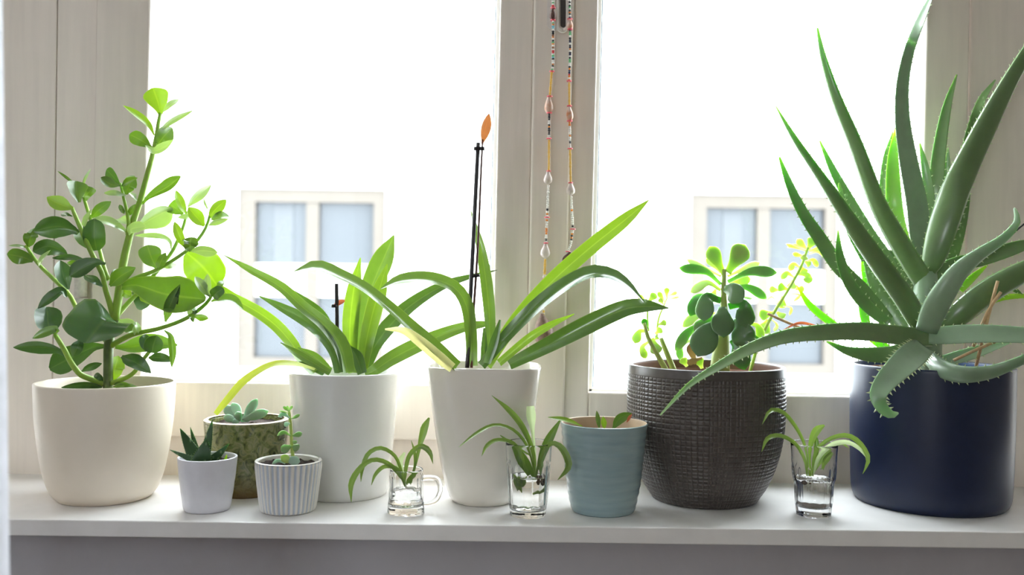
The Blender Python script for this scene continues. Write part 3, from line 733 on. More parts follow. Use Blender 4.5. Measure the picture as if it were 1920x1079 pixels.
cl((193, 714), (178, 702), 11, 'ob', 0, D, (-.004, -.008)); cl((192, 726), (115, 727), 16, 'el', -40, D, (0, -.03))
# middle and right
cl((243, 441), (175, 411), 15, 'ob', 40, PL, (.008, -.01), [(232, 432), (205, 417)]); cl((242, 441), (274, 425), 19, 'ob', 20, PL, (-.004, -.024), [(246, 430)])
cl((255, 434), (323, 391), 37, 'ob', -38, PL, (.008, .02), [(272, 418), (300, 402)]); cl((267, 383), (339, 331), 20, 'fan', 25, K, (.01, .0), [(280, 370), (315, 350)], .4)
cl((343, 402), (318, 383), 27, 'fan', 0, K, (.03, .025), fold=.4); cl((349, 402), (330, 357), 15, 'el', 25, YG_, (.026, .02))
cl((352, 388), (396, 347), 17, 'el', -35, PL, (.03, .04)); cl((363, 409), (333, 408), 10, 'el', 20, PL, (.024, .012))
cl((383, 424), (353, 389), 24, 'el', 15, YG_, (-.01, -.02)); cl((391, 410), (424, 375), 20, 'el', -10, YG_, (-.008, .0))
cl((396, 412), (430, 406), 17, 'el', 30, K, (-.01, .005)); cl((391, 423), (428, 411), 11, 'el', -30, PL, (-.01, -.02)); cl((389, 392), (381, 371), 4, 'blade', 0, PL, (0, 0))
cl((348, 466), (327, 416), 16, 'el', -10, YG_, (-.006, -.01)); cl((321, 468), (253, 442), 10, 'el', 35, PL, (.03, .015), [(318, 453), (300, 444)])
cl((233, 401), (224, 384), 8, 'el', 0, K, (-.004, -.006)); cl((242, 404), (254, 383), 9, 'el', 20, K, (0, -.01)); cl((240, 420), (224, 410), 19, 'round', 30, PL, (0, .015))
cl((293, 503), (276, 460), 38, 'ob', 10, K, (.006, .0)); cl((297, 504), (311, 474), 16, 'el', -10, K, (-.008, -.016)); cl((305, 503), (331, 497), 10, 'el', -20, PL, (0, .01))
cl((206, 536), (254, 502), 26, 'el', 12, K, (-.02, -.03)); cl((229, 538), (386, 562), 66, 'fan', 12, K, (-.004, -.035), [(255, 535), (310, 552)], .3)
cl((350, 474), (409, 538), 66, 'round', -5, YG_, (.012, .02), fold=.08); cl((357, 472), (358, 445), 25, 'ob', 25, K, (-.012, -.016))
cl((359, 472), (408, 474), 19, 'ob', -30, PL, (-.012, -.025)); cl((310, 604), (338, 534), 19, 'el', 15, K, (-.026, -.045)); cl((331, 570), (338, 535), 7, 'blade', 40, D, (-.036, -.044))
cl((357, 594), (355, 572), 9, 'el', 20, PL, (-.028, -.034)); cl((356, 588), (363, 605), 10, 'el', 10, K, (-.03, -.04)); cl((362, 594), (391, 598), 13, 'el', -40, K, (-.026, -.02))
cl((364, 590), (366, 577), 10, 'round', 0, D, (-.026, -.02)); cl((392, 556), (366, 519), 17, 'el', 25, PL, (-.03, -.035)); cl((394, 558), (389, 514), 14, 'el', -30, PL, (-.03, -.03))
cl((399, 557), (419, 541), 21, 'round', 10, D, (-.03, -.036)); cl((408, 545), (419, 526), 11, 'el', 20, K, (-.03, -.025)); cl((396, 566), (456, 580), 16, 'el', 40, K, (-.03, -.03), [(410, 561), (435, 563)])
cl((224, 546), (246, 556), 16, 'el', 0, YG_, (.002, .01)); cl((248, 548), (278, 575), 34, 'ob', 10, D, (.02, .03)); cl((262, 558), (290, 573), 12, 'el', 20, YG_, (.02, .01))
cl((262, 523), (283, 518), 9, 'el', 0, K, (.02, .03)); cl((206, 524), (221, 507), 11, 'ob', 0, D, (.002, .01))
cl((216, 652), (333, 648), 31, 'el', 25, K, (-.004, .006), [(238, 652), (285, 645)]); cl((275, 660), (272, 627), 20, 'el', 0, D, (-.018, -.01)); cl((285, 662), (294, 630), 32, 'round', -5, D, (-.022, -.03))
cl((279, 671), (326, 677), 17, 'el', 15, D, (-.02, -.026)); cl((228, 669), (283, 700), 26, 'el', 20, D, (-.022, -.04)); cl((308, 620), (322, 690), 13, 'el', 10, K, (-.026, -.034), [(319, 630), (324, 660)])
cl((213, 714), (222, 668), 30, 'el', -10, YG_, (.004, .012)); cl((221, 601), (256, 627), 24, 'el', 30, PL, (.006, -.004)); cl((254, 628), (253, 603), 7, 'blade', 20, PL, (-.016, -.02)); cl((262, 624), (256, 604), 9, 'blade', 20, PL, (-.016, -.012))
cl((212, 726), (260, 727), 9, 'el', 30, K, (-.01, -.02)); cl((213, 722), (242, 720), 7, 'el', 10, K, (-.006, -.012))
# crown
cl((301, 215), (287, 165), 43, 'fan', 5, YG_, (.01, .004), [(297, 195)], .12); cl((289, 254), (231, 198), 12, 'el', 35, YG_, (.01, -.006), [(279, 235), (258, 216)])
cl((299, 254), (362, 207), 10, 'el', -40, PL, (.01, .0), [(308, 238), (330, 222)]); cl((306, 210), (335, 186), 10, 'el', 35, PL, (.01, .02))
cl((285, 277), (243, 252), 25, 'ob', 0, K, (.008, .0)); cl((294, 275), (323, 240), 30, 'el', -15, K, (.012, .022)); cl((273, 273), (325, 263), 15, 'el', 40, PL, (-.004, -.012), [(288, 283), (305, 278)])

# --- 2, 3 orchids ---------------------------------------------------------------------------
def stake(parent, Y, pts, r, clips, dy=0):
    s = tube('stake', pts, r, M['stake'], parent, Y=Y, dy=dy, n=8)
    for (x, y, w) in clips:
        a, b = P(x, y - 3, Y + dy), P(x, y + 3, Y + dy)
        tube('clip', [tuple(a), tuple(b)], w * Y / FPX, M['stake'], parent, world=True, n=3, q=12)
    return s
p = Pot(643, 944, [(107, 695), (103, 720), (99, 770), (92.5, 849), (86, 915), (82, 935)], 5)
p1 = thing('potted_orchid', p, 'leafy orchid without flowers in the tall white round pot', 'potted plant')
lathe('pot', p.outline(.14), p.c, M['white'], p1, rfun=lambda a, i, r, z: (r * (1 + .008 * math.sin(3 * a + 1)) * math.cos(a), r * (1 + .008 * math.sin(3 * a + 1)) * math.sin(a)))
p.soil(p1)
c4 = pxy(400, 400, 3.371); Y1 = p.Y
def ol(pl, Y, pts, w, mat='orchid', roll=0, dy=0, fold=.3, n=22):      # listed from tip to base
    r = [abs(roll)] if np.isscalar(roll) else [abs(a) for a in roll][::-1]
    r = [a if a < 35 else a + 14 for a in r]
    return leaf(pl, M[mat], pts[::-1], w[::-1], 'strap', r if len(r) > 1 else r[0], dy if np.isscalar(dy) else list(dy)[::-1], Y, fold, n=n)
ol(p1, Y1, c4((60, 262), (240, 362), (430, 470), (560, 590), (700, 705), (800, 830), (850, 1010)), [1, 13, 19, 21, 24, 30, 24], 'orchid', [10, 20, -30], [-.02, -.03, -.03, -.03, -.04, -.05, -.055][::1])
ol(p1, Y1, c4((440, 455), (560, 545), (680, 640), (745, 760), (800, 990)), [2, 14, 17, 14, 10], 'orchid_dark', 10, [0, 0, .01, .01, .01])
ol(p1, Y1, c4((290, 525), (430, 595), (600, 690), (700, 780), (765, 890), (790, 1010)), [2, 15, 24, 24, 20, 16], 'orchid_dark', [0, -20], [-.01, -.02, -.03, -.05, -.06, -.065])
ol(p1, Y1, [(386, 527), (412, 540)] + c4((130, 540), (280, 625), (400, 715), (500, 830), (560, 930), (640, 1010)), [1, 12, 19, 22, 23, 22, 18, 14], 'orchid_lime', [10, -10], [-.01, -.01, 0, 0, .01, .0, -.02, -.04])
ol(p1, Y1, c4((425, 820), (560, 905), (740, 1010)), [2, 15, 12], 'orchid', [20, 0], [-.02, -.04, -.06]); ol(p1, Y1, c4((535, 850), (640, 910), (740, 1000)), [2, 17, 12], 'orchid', 0, [-.01, -.02, -.03])
ol(p1, Y1, c4((515, 940), (600, 965), (700, 1015)), [2, 12, 10], 'orchid_dark', 0, [-.02, -.03, -.04])
ol(p1, Y1, c4((930, 282), (890, 470), (865, 680), (865, 850), (880, 1010)), [2, 26, 31, 25, 18], 'orchid_lime', [-5, -20], [.02, .02, .01, 0, 0])
ol(p1, Y1, c4((1142, 140), (1080, 280), (1000, 470), (945, 680), (915, 860), (900, 1010)), [3, 38, 39, 32, 24, 18], 'orchid', [-10, -10], [.05, .045, .035, .02, .01, .01])
ol(p1, Y1, c4((1098, 322), (1045, 500), (1000, 660), (965, 820), (940, 1000)), [2, 29, 31, 27, 18], 'orchid_lime', [10, 10], [.0, -.01, -.01, -.01, -.02])
ol(p1, Y1, [(932, 507), (880, 520)] + c4((1450, 460), (1240, 590), (1100, 730), (1010, 860), (960, 1000)), [1, 10, 17, 26, 30, 24, 16], 'orchid_dark', [-25, -10], [.06, .06, .05, .04, .02, 0, 0])
ol(p1, Y1, [(930, 607), (905, 609)] + c4((1560, 730), (1330, 820), (1130, 920), (1010, 1000), (960, 1020)), [1, 13, 20, 28, 28, 20, 12], 'orchid', [-20, 10], [-.01, -.01, -.01, -.01, -.02, -.03, -.02])
ol(p1, Y1, c4((860, 838), (905, 910), (940, 1015)), [2, 22, 18], 'orchid_dark', [30, 10], [-.03, -.03, -.03])
ol(p1, Y1, [(404, 777), (425, 752), (460, 713), (511, 684), (550, 683), (590, 694)], [9, 13, 14, 10, 9, 8], 'yellow', [10, 60], [-.08, -.075, -.06, -.05, -.06, -.06], .15)
stake(p1, Y1, [(631, 532), (632, 600), (633, 700)], 3.7, [(627, 574, 5.5)], -.03)
leaf(p1, M['rust'], [(628, 573), (637, 568), (647, 564)], 9, 'strap', 20, -.03, Y1, .3, name='dry_stub')

p = Pot(905, 952, [(106, 684), (104, 700), (99, 745), (90, 810), (78, 880), (65, 930), (56, 944)], 5)
p2 = thing('potted_orchid', p, 'orchid with a bare staked flower stem in the ivory square-rimmed pot', 'potted plant')
ol_ = p.outline(.14); ztop = p.prof[0][1]
def squarish(a, i, r, z):
    t = min(1, max(0, z / ztop)) ** 1.1; e = 2 + 1.8 * t
    a2 = a; c, s = math.cos(a2), math.sin(a2)
    k = (abs(c) ** e + abs(s) ** e) ** (-1 / e)
    return r * k * c * (1 - .0 * t), r * k * s * (1 - .12 * t)
lathe('pot', ol_, p.c, M['ivory'], p2, 96, squarish); p.soil(p2, sq=.84)
c5 = pxy(700, 190, 2.116); Y2 = p.Y
ol(p2, Y2, c5((30, 745), (110, 712), (220, 705), (315, 735), (365, 800), (385, 910), (392, 1050)), [2, 18, 22, 22, 24, 23, 20], 'orchid', [-50, -30, 5], [-.05, -.045, -.04, -.04, -.04, -.04, -.03])
ol(p2, Y2, c4((510, 370), (650, 350), (800, 400), (950, 475), (1100, 590), (1250, 720), (1400, 850), (1540, 970)), [2, 22, 20, 19, 20, 22, 25, 20], 'orchid', [-55, -35, 20], [-.11, -.1, -.09, -.08, -.08, -.07, -.07, -.06])
ol(p2, Y2, c4((1085, 735), (1200, 745), (1300, 810), (1420, 910), (1510, 980)), [3, 14, 20, 22, 18], 'creamleaf', [-20, 10], [-.09, -.085, -.08, -.075, -.07])
ol(p2, Y2, c5((1092, 393), (1000, 470), (850, 590), (700, 725), (560, 880), (450, 1050)), [2, 24, 29, 30, 26, 20], 'orchid_lime', [-5, -5], [.0, -.01, -.01, -.01, -.01, -.0])
ol(p2, Y2, c5((1072, 797), (1010, 735), (940, 695), (850, 690), (700, 775), (560, 900), (430, 1050)), [2, 13, 22, 25, 26, 24, 18], 'orchid_dark', [-50, -40, -10], [-.09, -.08, -.07, -.06, -.04, -.03, -.02])
ol(p2, Y2, c5((1172, 822), (1080, 815), (1000, 825), (850, 890), (700, 965), (540, 1045)), [2, 24, 32, 35, 30, 20], 'orchid_dark', [-30, -15, 0], [-.08, -.08, -.07, -.06, -.05, -.03])
ol(p2, Y2, c5((797, 845), (700, 890), (620, 940), (500, 1040)), [2, 13, 16, 14], 'orchid_lime', [0, -20], [-.05, -.05, -.05, -.04])
ol(p2, Y2, c5((388, 437), (425, 580), (450, 740), (462, 900), (455, 1040)), [2, 17, 23, 20, 16], 'orchid', [0, 20], [.03, .03, .02, .01, 0])
ol(p2, Y2, c5((503, 868), (480, 950), (450, 1040)), [4, 16, 14], 'orchid_dark', 10, [-.03, -.03, -.03]); ol(p2, Y2, c5((440, 900), (440, 970), (436, 1045)), [4, 12, 12], 'orchid_dark', 0, .0)
stake(p2, Y2, [(896.5, 268), (889, 420), (882, 560), (876, 690)], 4, [(903, 279, 6), (889, 517.5, 6), (893, 279, 5), (895, 517, 5)], -.035)
tube('dry_flower_stem', [(905, 262), (902, 320), (898, 420), (893, 510), (887, 600), (884, 690)], [1.6, 2, 2.4, 2.6], M['drystem'], p2, Y=Y2, dy=-.03, n=16)
leaf(p2, M['bract'], [(904, 270), (909, 245), (917, 213)], 19, 'el', 25, -.03, Y2, .3, name='dry_bract')

# --- 4 charcoal woven pot -----------------------------------------------------------------
p = Pot(1320, 957, [(147, 684), (148, 700), (149, 760), (146, 815), (136, 865), (119, 910), (98, 944)], 8)
p3 = thing('potted_succulent', p, 'branching rosette succulents in the big charcoal woven-texture pot', 'potted plant')
def woven():
    o = p.outline(.14, 300); ns = 1260
    rng2 = np.random.default_rng(3)
    def grooves(total, mean):
        pos = []; x = 0
        while x < total: pos.append(x); x += mean * rng2.uniform(.65, 1.35)
        return np.array(pos)
    ga = grooves(2 * math.pi, 2 * math.pi / 104); gz = grooves(.2, .0054)
    ztp = max(z for r, z in o)
    def near(arr, v): return np.min(np.abs(arr - v))
    A = 2 * math.pi * np.arange(ns) / ns
    ga_off = np.array([near(ga, a) for a in A])
    gyc = {}
    def rf(a, i, r, z):
        d = 0
        if i not in gyc: gyc[i] = math.exp(-(near(gz, z) / .0008) ** 2)
        if 4 <= i < p.nout - 7 and z < ztp - .012:
            j = int(round(a / (2 * math.pi) * ns)) % ns
            gx = math.exp(-(ga_off[j] * .095 / .00075) ** 2); gy = gyc[i]
            d = -.0010 * max(gx, gy) + .00012 * math.sin(a * 37 + z * 900)
        return (r + d) * math.cos(a), (r + d) * math.sin(a)
    no = p.nout
    lathe('pot', o, p.c, M['weave'], p3, ns, rf, mats=[M['weave'], M['brownin']], mfun=lambda i: 1 if i >= no - 1 else 0)
woven(); p.soil(p3)
lathe('inner_pot', [(p.soilr * .93, p.soilz - .02), (p.soilr * .95, p.prof[0][1] - .013), (p.soilr * .92, p.prof[0][1] - .012), (p.soilr * .9, p.soilz)], p.c, M['terra'], p3, cap=False)
c7 = pxy(1140, 420, 3.173); Y3 = p.Y
def su(b, t, w, mat='suc', roll=0, dy=(0, 0), mid=None, prof='spoon', th=.22, Y=None, pl=None, sc=3.173, f=None):
    f = f or c7
    pts = f(b, *(mid or []), t)
    return leaf(pl or p3, M[mat], pts, w / sc, prof, roll, dy, Y or Y3, .15, th=th, n=14)
tube('stem', c7((665, 880), (672, 780), (685, 650), (690, 500), (688, 380), (692, 270)), [19, 17, 11, 7, 5, 4], M['sucstem'], p3, Y=Y3, n=16)
S, SD, SL_ = 'suc', 'suc_dark', 'suc_lime'
su((690, 300), (605, 138), 95, SL_, 15, (0, -.005)); su((712, 290), (815, 128), 128, SL_, -10, (0, .01)); su((672, 290), (592, 192), 62, SL_, 0, (.005, .02)); su((672, 312), (472, 213), 42, SL_, 40, (0, .02))
su((672, 362), (427, 262), 66, S, -35, (0, -.01), [(580, 285)]); su((712, 312), (900, 228), 48, SL_, 30, (0, .015)); su((712, 345), (1002, 292), 70, S, -40, (0, -.015), [(850, 285)]); su((722, 352), (848, 328), 62, SL_, 0, (.005, .02))
su((670, 395), (493, 408), 58, SL_, 40, (0, .0), [(590, 350)]); su((702, 385), (942, 445), 58, S, -30, (0, -.005), [(830, 378)]); su((690, 385), (800, 460), 122, SD, -10, (-.005, -.035), [(735, 400)], 'drop', .3)
su((670, 455), (572, 575), 115, SD, 20, (0, -.02), [(590, 440)]); su((645, 445), (488, 548), 75, SD, 0, (0, .01), [(540, 440)]); su((682, 495), (688, 672), 140, SD, 5, (-.006, -.03), [(680, 560)], 'drop', .28)
su((718, 492), (822, 615), 120, SD, -15, (-.004, -.022), [(800, 478)]); su((645, 590), (535, 785), 165, SD, 10, (-.01, -.03), [(600, 640)], 'drop', .25); su((745, 585), (830, 735), 145, SD, -10, (-.008, -.024), [(780, 610)], 'drop', .25)
su((612, 590), (402, 752), 66, S, -30, (0, -.012), [(490, 635)]); su((645, 535), (445, 612), 60, SL_, 30, (.005, .02), [(530, 545)]); su((830, 590), (915, 692), 55, SL_, 20, (0, .012), [(890, 610)])
su((735, 690), (812, 866), 112, SD, 0, (-.006, -.012), [(770, 730)], 'drop'); su((500, 690), (432, 812), 48, S, -10, (0, 0), [(430, 730)]); su((655, 540), (515, 645), 95, S, 0, (-.004, -.012)); su((850, 640), (892, 712), 46, SD, 0, (0, .004))
su((640, 390), (620, 440), 50, SL_, 0, (.005, .02)); su((760, 430), (860, 445), 20, S, 40, (0, .01)); su((560, 862), (535, 800), 60, SL_, 0, (-.005, -.01)); su((470, 850), (440, 800), 55, SL_, 0, (-.01, -.015))
su((520, 835), (485, 715), 60, 'tanleaf', 20, (-.012, -.02), th=.06); su((560, 800), (470, 830), 40, 'tanleaf', -20, (-.012, -.03), th=.06)
# sprig at the right
tube('stem', c7((840, 900), (900, 700), (980, 540), (1080, 380), (1150, 250), (1190, 140)), [3.5, 3.2, 3, 2.6, 2.2], M['sucstem'], p3, Y=Y3, dy=.035, n=18)
for b, t, w, r, mid in [((1190, 160), (1125, 92), 44, 0, None), ((1190, 150), (1225, 85), 66, 0, None), ((1195, 160), (1315, 135), 46, 20, None), ((1185, 165), (1058, 120), 22, 30, None), ((1180, 165), (1068, 140), 24, -20, [(1120, 130)]),
    ((1195, 180), (1314, 203), 32, -30, [(1250, 165)]), ((1180, 195), (1098, 178), 30, 20, None), ((1170, 180), (1165, 215), 48, 0, None), ((1175, 225), (1246, 258), 34, -20, [(1220, 215)]), ((1170, 225), (1205, 245), 40, 0, None), ((1145, 262), (1080, 280), 40, 20, [(1105, 240)]),
    ((1150, 255), (1170, 300), 56, 0, None), ((1130, 300), (1195, 355), 56, -10, [(1180, 305)]), ((1115, 325), (1032, 330), 40, 20, [(1065, 295)]), ((1100, 335), (1092, 388), 64, 0, None), ((1070, 390), (1012, 372), 58, 0, None), ((1020, 395), (960, 390), 46, 0, None),
    ((1115, 390), (1168, 385), 40, 0, None), ((1075, 415), (1105, 462), 20, 40, [(1140, 425)]), ((1040, 430), (1028, 502), 64, 0, None), ((1015, 480), (945, 455), 14, 40, [(975, 435)]), ((1040, 490), (1080, 545), 20, 30, [(1090, 500)]), ((985, 530), (900, 545), 70, 0, None), ((1005, 525), (1048, 560), 52, 0, None), ((955, 570), (915, 650), 86, 0, None), ((975, 570), (990, 640), 24, 30, [(1005, 600)])]:
    su(b, t, w, SL_, r + rng.uniform(-15, 15), (.035, .035 + rng.uniform(-.012, .012)), mid)
# small sprigs at the left
tube('stem', c7((350, 880), (300, 790), (240, 680), (215, 590)), [5.5, 4.5, 3], M['sucstem'], p3, Y=Y3, dy=-.02, n=12)
tube('stem', c7((395, 880), (350, 770), (315, 680)), [5.5, 5, 4], M['sucstem'], p3, Y=Y3, dy=-.01, n=10); tube('stem', c7((290, 680), (300, 570), (340, 470), (360, 420)), [2.5, 1.6, 1.2], M['sucstem'], p3, Y=Y3, dy=.0, n=12)
tube('stem', c7((240, 640), (235, 540), (240, 460)), [2, 1.5], M['sucstem'], p3, Y=Y3, dy=-.01, n=10)
for b, t, w, r, mat, mid in [((232, 640), (212, 565), 42, 0, SD, None), ((228, 640), (160, 710), 60, 0, SL_, [(190, 640)]), ((245, 700), (225, 802), 50, 20, SL_, [(205, 735)]), ((262, 680), (295, 775), 78, 0, SL_, None), ((280, 655), (320, 625), 46, 0, SL_, None),
    ((300, 600), (348, 585), 40, 0, SL_, None), ((235, 470), (178, 425), 34, 0, SL_, None), ((240, 465), (284, 415), 50, 0, SL_, None), ((340, 470), (298, 405), 34, 0, SL_, None), ((348, 440), (350, 380), 36, 0, SL_, None), ((355, 430), (412, 408), 24, 10, SL_, None),
    ((350, 450), (425, 435), 16, 20, SL_, None), ((330, 480), (305, 445), 32, 0, SL_, None), ((280, 690), (296, 672), 34, 0, SL_, None), ((225, 650), (230, 610), 26, 0, SD, None), ((245, 480), (215, 450), 30, 0, SL_, None)]:
    su(b, t, w, mat, r, (-.015, -.015 + rng.uniform(-.012, .008)), mid)

# --- 5 aloe in the navy pot ---------------------------------------------------------------
p = Pot(1742, 972, [(156.5, 684), (156.5, 700), (156, 780), (154.5, 860), (152, 925), (149, 940), (143, 950)], 7)
p4 = thing('potted_aloe', p, 'large spiky aloe in the navy blue cylinder pot at the right', 'potted plant')
o = p.outline(.12); no = p.nout
lathe('pot', o, p.c, M['navy'], p4, 96, mats=[M['navy'], M['rimblue']], mfun=lambda i: 1 if i >= no - 1 else 0); p.soil(p4)
lathe('inner_pot', [(p.soilr * .9, p.soilz - .02), (p.soilr * .93, p.prof[0][1] - .008), (p.soilr * .9, p.prof[0][1] - .008), (p.soilr * .88, p.soilz)], p.c, M['terra'], p4, cap=False)
at = pxy(1420, 0, 2.84); ab = pxy(1420, 340, 2.84); c9 = pxy(1560, 620, 2.84); Y4 = p.Y
def al(pts, w, mat='aloe', roll=0, dy=0, th=.3, sp='spine', step=16, size=4.2, n=24, cv=0):      # cv: the rounded underside faces us
    r = [roll] if np.isscalar(roll) else list(roll)[::-1]
    r = [abs(a) if not cv else 180 - abs(a) for a in r]
    return leaf(p4, M[mat], pts[::-1], w[::-1], 'tri', r if len(r) > 1 else r[0], dy[::-1] if not np.isscalar(dy) else dy, Y4, .9, th=th, n=n, spines=(M[sp], step, size), flat=.25)
tube('trunk', ab((900, 480), (900, 620), (905, 760), (910, 880), (915, 1000), (915, 1080)), [18, 24, 26, 24, 22, 22], M['aloe_grey'], p4, Y=Y4, dy=-.005, n=14, q=16)
al(at((320, 150), (350, 300), (420, 520), (520, 760), (640, 1079)) + ab((740, 300), (850, 480), (930, 600)), [4, 11, 19, 25, 31, 36, 38, 36], 'aloe', [-20, 10], [-.03, -.03, -.03, -.025, -.02, -.015, -.01, -.005], cv=1)
al(at((98, 565), (200, 740), (330, 930)) + ab((430, 112), (560, 310), (680, 480), (780, 620), (870, 770)), [2, 11, 17, 25, 33, 38, 40, 36], 'aloe', [30, 10], [-.06, -.06, -.055, -.05, -.045, -.04, -.035, -.03], cv=1)
al(at((118, 838), (170, 980)) + ab((240, 163), (330, 300), (430, 450), (560, 580), (700, 740)), [4, 14, 20, 25, 27, 26, 20], 'aloe', [10, 0], [.0, .0, .0, .0, .0, 0, 0])
al(at((333, 752), (400, 900), (480, 1050)) + ab((600, 290), (690, 420), (800, 620)), [3, 13, 19, 24, 25, 24], 'aloe_spot', 0, [.03, .03, .03, .025, .02, .015])
al(ab((435, 12), (455, 110), (500, 260), (580, 420)), [4, 13, 18, 18], 'aloe', 0, [.02, .015, .015, .015])
al(ab((430, 262), (440, 400), (490, 540), (580, 660), (700, 760)), [2, 15, 21, 23, 18], 'aloe', [30, 0], [-.03, -.03, -.03, -.03, -.025])
al(ab((208, 553), (280, 660), (400, 760), (520, 840)), [2, 12, 14, 12], 'aloe_lime', 0, [-.04, -.035, -.03, -.02], .25)
al(ab((555, 380), (575, 500), (610, 620), (660, 740)), [3, 13, 15, 13], 'aloe_lime', 0, .03); al(ab((556, 585), (565, 680), (580, 770)), [8, 17, 15], 'aloe_lime', 0, .03); al(ab((600, 850), (650, 870), (700, 890)), [4, 14, 14], 'aloe_lime', 0, .03)
al(ab((560, 330), (620, 520), (690, 660), (780, 790)), [4, 24, 32, 26], 'aloe_spot', 0, [.03, .025, .02, .01])
al(ab((690, 380), (760, 500), (830, 600), (880, 700)), [20, 34, 34, 30], 'aloe', 0, [.02, .015, .01, .005])
al(at((945, -60), (880, 80), (815, 250), (775, 450), (775, 650), (805, 850), (850, 1079)) + ab((870, 300), (895, 490)), [3, 15, 18, 22, 26, 31, 36, 36, 26], 'aloe_grey', [45, 30], [.04, .04, .035, .03, .03, .025, .02, .01, .0])
al(at((735, 680), (722, 850), (728, 1079)) + ab((745, 230), (790, 360)), [2, 20, 29, 30, 24], 'aloe_lime', 0, [.035, .035, .03, .03, .02], .25)
al(at((722, 700), (690, 850), (675, 1060)) + ab((690, 200), (720, 330)), [2, 15, 19, 20, 16], 'aloe_spot', 0, [.05, .05, .05, .045, .04])
al(at((866, 765), (895, 900), (918, 1070)) + ab((910, 170), (905, 340)), [3, 14, 19, 20, 18], 'aloe', 0, [.045, .045, .04, .035, .03])
al(at((1062, 398), (1012, 560), (972, 780), (950, 1000)) + ab((945, 160), (930, 340)), [3, 15, 23, 27, 29, 26], 'aloe', 0, [.06, .06, .055, .05, .05, .04])
al(at((1015, 788), (1012, 900), (1002, 1010)) + ab((990, 60),), [3, 11, 13, 13], 'aloe_spot', 0, .065)
al(at((1267, 426), (1195, 530), (1145, 680), (1115, 820)) + ab((1090, 120), (1060, 300), (1020, 440)), [3, 14, 18, 20, 26, 26, 24], 'aloe_spot', 20, [.065, .065, .06, .06, .06, .055, .05])
al(at((1560, 60), (1450, 250), (1340, 440), (1240, 630), (1130, 850)) + ab((1050, 60), (985, 250), (935, 420), (905, 500)), [4, 20, 29, 38, 45, 52, 52, 40, 22], 'aloe', [-30, -5], [-.02, -.02, -.02, -.02, -.02, -.02, -.02, -.015, -.01], cv=1)
al(ab((1370, 145), (1384, 215), (1310, 305), (1190, 385), (1080, 475), (1000, 585), (940, 690), (900, 800)), [5, 12, 17, 24, 34, 42, 45, 38], 'aloe_grey', [30, 10], [-.1, -.1, -.095, -.09, -.085, -.08, -.07, -.06], cv=1)
al(ab((1520, 310), (1380, 352), (1200, 412), (1040, 450), (930, 520)), [6, 24, 27, 28, 26], 'aloe', -10, [.0, .0, .0, .0, .0])
al(ab((1560, 400), (1400, 490), (1250, 575), (1100, 690), (990, 790)), [20, 40, 46, 44, 34], 'aloe', [-10, 10], [-.045, -.04, -.035, -.03, -.02], cv=1)
al(ab((1700, 850), (1560, 835), (1420, 820), (1200, 812), (1000, 820), (900, 835)), [10, 24, 30, 34, 34, 24], 'aloe_grey', [-25, -20], [-.12, -.1, -.09, -.075, -.055, -.04])
al([(1238, 779)] + c7((480, 962), (650, 852), (850, 742), (1050, 672), (1300, 645), (1520, 640)) + ab((700, 815), (850, 830), (930, 845)), [3, 10, 16, 22, 26, 31, 34, 36, 34, 26], 'aloe', [-40, -25, -20], [-.16, -.16, -.15, -.14, -.13, -.12, -.1, -.08, -.055, -.04])
al(c9((352, 440), (318, 448), (270, 415), (245, 350), (280, 280), (350, 205), (430, 130), (490, 80)), [4, 16, 22, 30, 38, 46, 50, 40], 'aloe_grey', [-10, 10], [-.14, -.14, -.14, -.14, -.135, -.13, -.1, -.06], .2, 'spine', 12, 6)
al(c9((1180, 60), (1050, 140), (950, 185), (830, 225), (700, 235), (590, 205), (520, 150)), [6, 17, 20, 26, 32, 34, 26], 'aloe_grey', [-20, -30], [-.15, -.15, -.15, -.14, -.13, -.1, -.05], .3, cv=1)
al(ab((370, 855), (480, 905), (600, 925), (720, 920), (810, 890)), [3, 16, 27, 31, 28], 'aloe', [-30, -20], [-.1, -.09, -.08, -.06, -.04])
al(ab((1340, 862), (1200, 898), (1080, 935), (980, 960)), [4, 20, 24, 20], 'aloe_grey', -20, [-.03, -.02, -.02, -.01]); al(ab((1225, 448), (1150, 510), (1080, 580)), [3, 13, 14], 'aloe_lime', 0, .04)
al(ab((1480, 618), (1400, 612), (1290, 625), (1150, 680)), [3, 9, 11, 10], 'aloe_lime', 0, .03, .2); al(ab((1410, 605), (1380, 585), (1350, 570)), [3, 8, 6], 'aloe', 0, .03)
for pts, r in ((ab((1280, 532), (1240, 680), (1165, 985)), 3), (ab((1297, 590), (1230, 690), (1150, 880)), 3), (ab((1265, 856), (1150, 905), (1045, 955)), 2.8)):
    tube('bamboo_stick', pts, r, M['straw'], p4, Y=Y4, dy=[-.055, -.045, -.02] if pts[0][1] < 600 else [-.075, -.07, -.06], n=6)
tube('dry_stalk', c7((950, 535), (1050, 580), (1150, 620), (1280, 660)), [2.4, 2.6, 2.4], M['straw'], p4, Y=Y4, dy=[-.06, -.05, -.04, -.03], n=10)
leaf(p4, M['rust'], c7((1240, 608), (1140, 592), (1040, 632)), 5.5, 'blade', 20, [-.045, -.05, -.055], Y4, .3, name='dry_leaf')
tube('cable_tie', ab((1470, 190), (1400, 245), (1310, 330)), [1.3, 1.6, .8], M['cable'], p4, Y=Y4, dy=-.03, n=8)

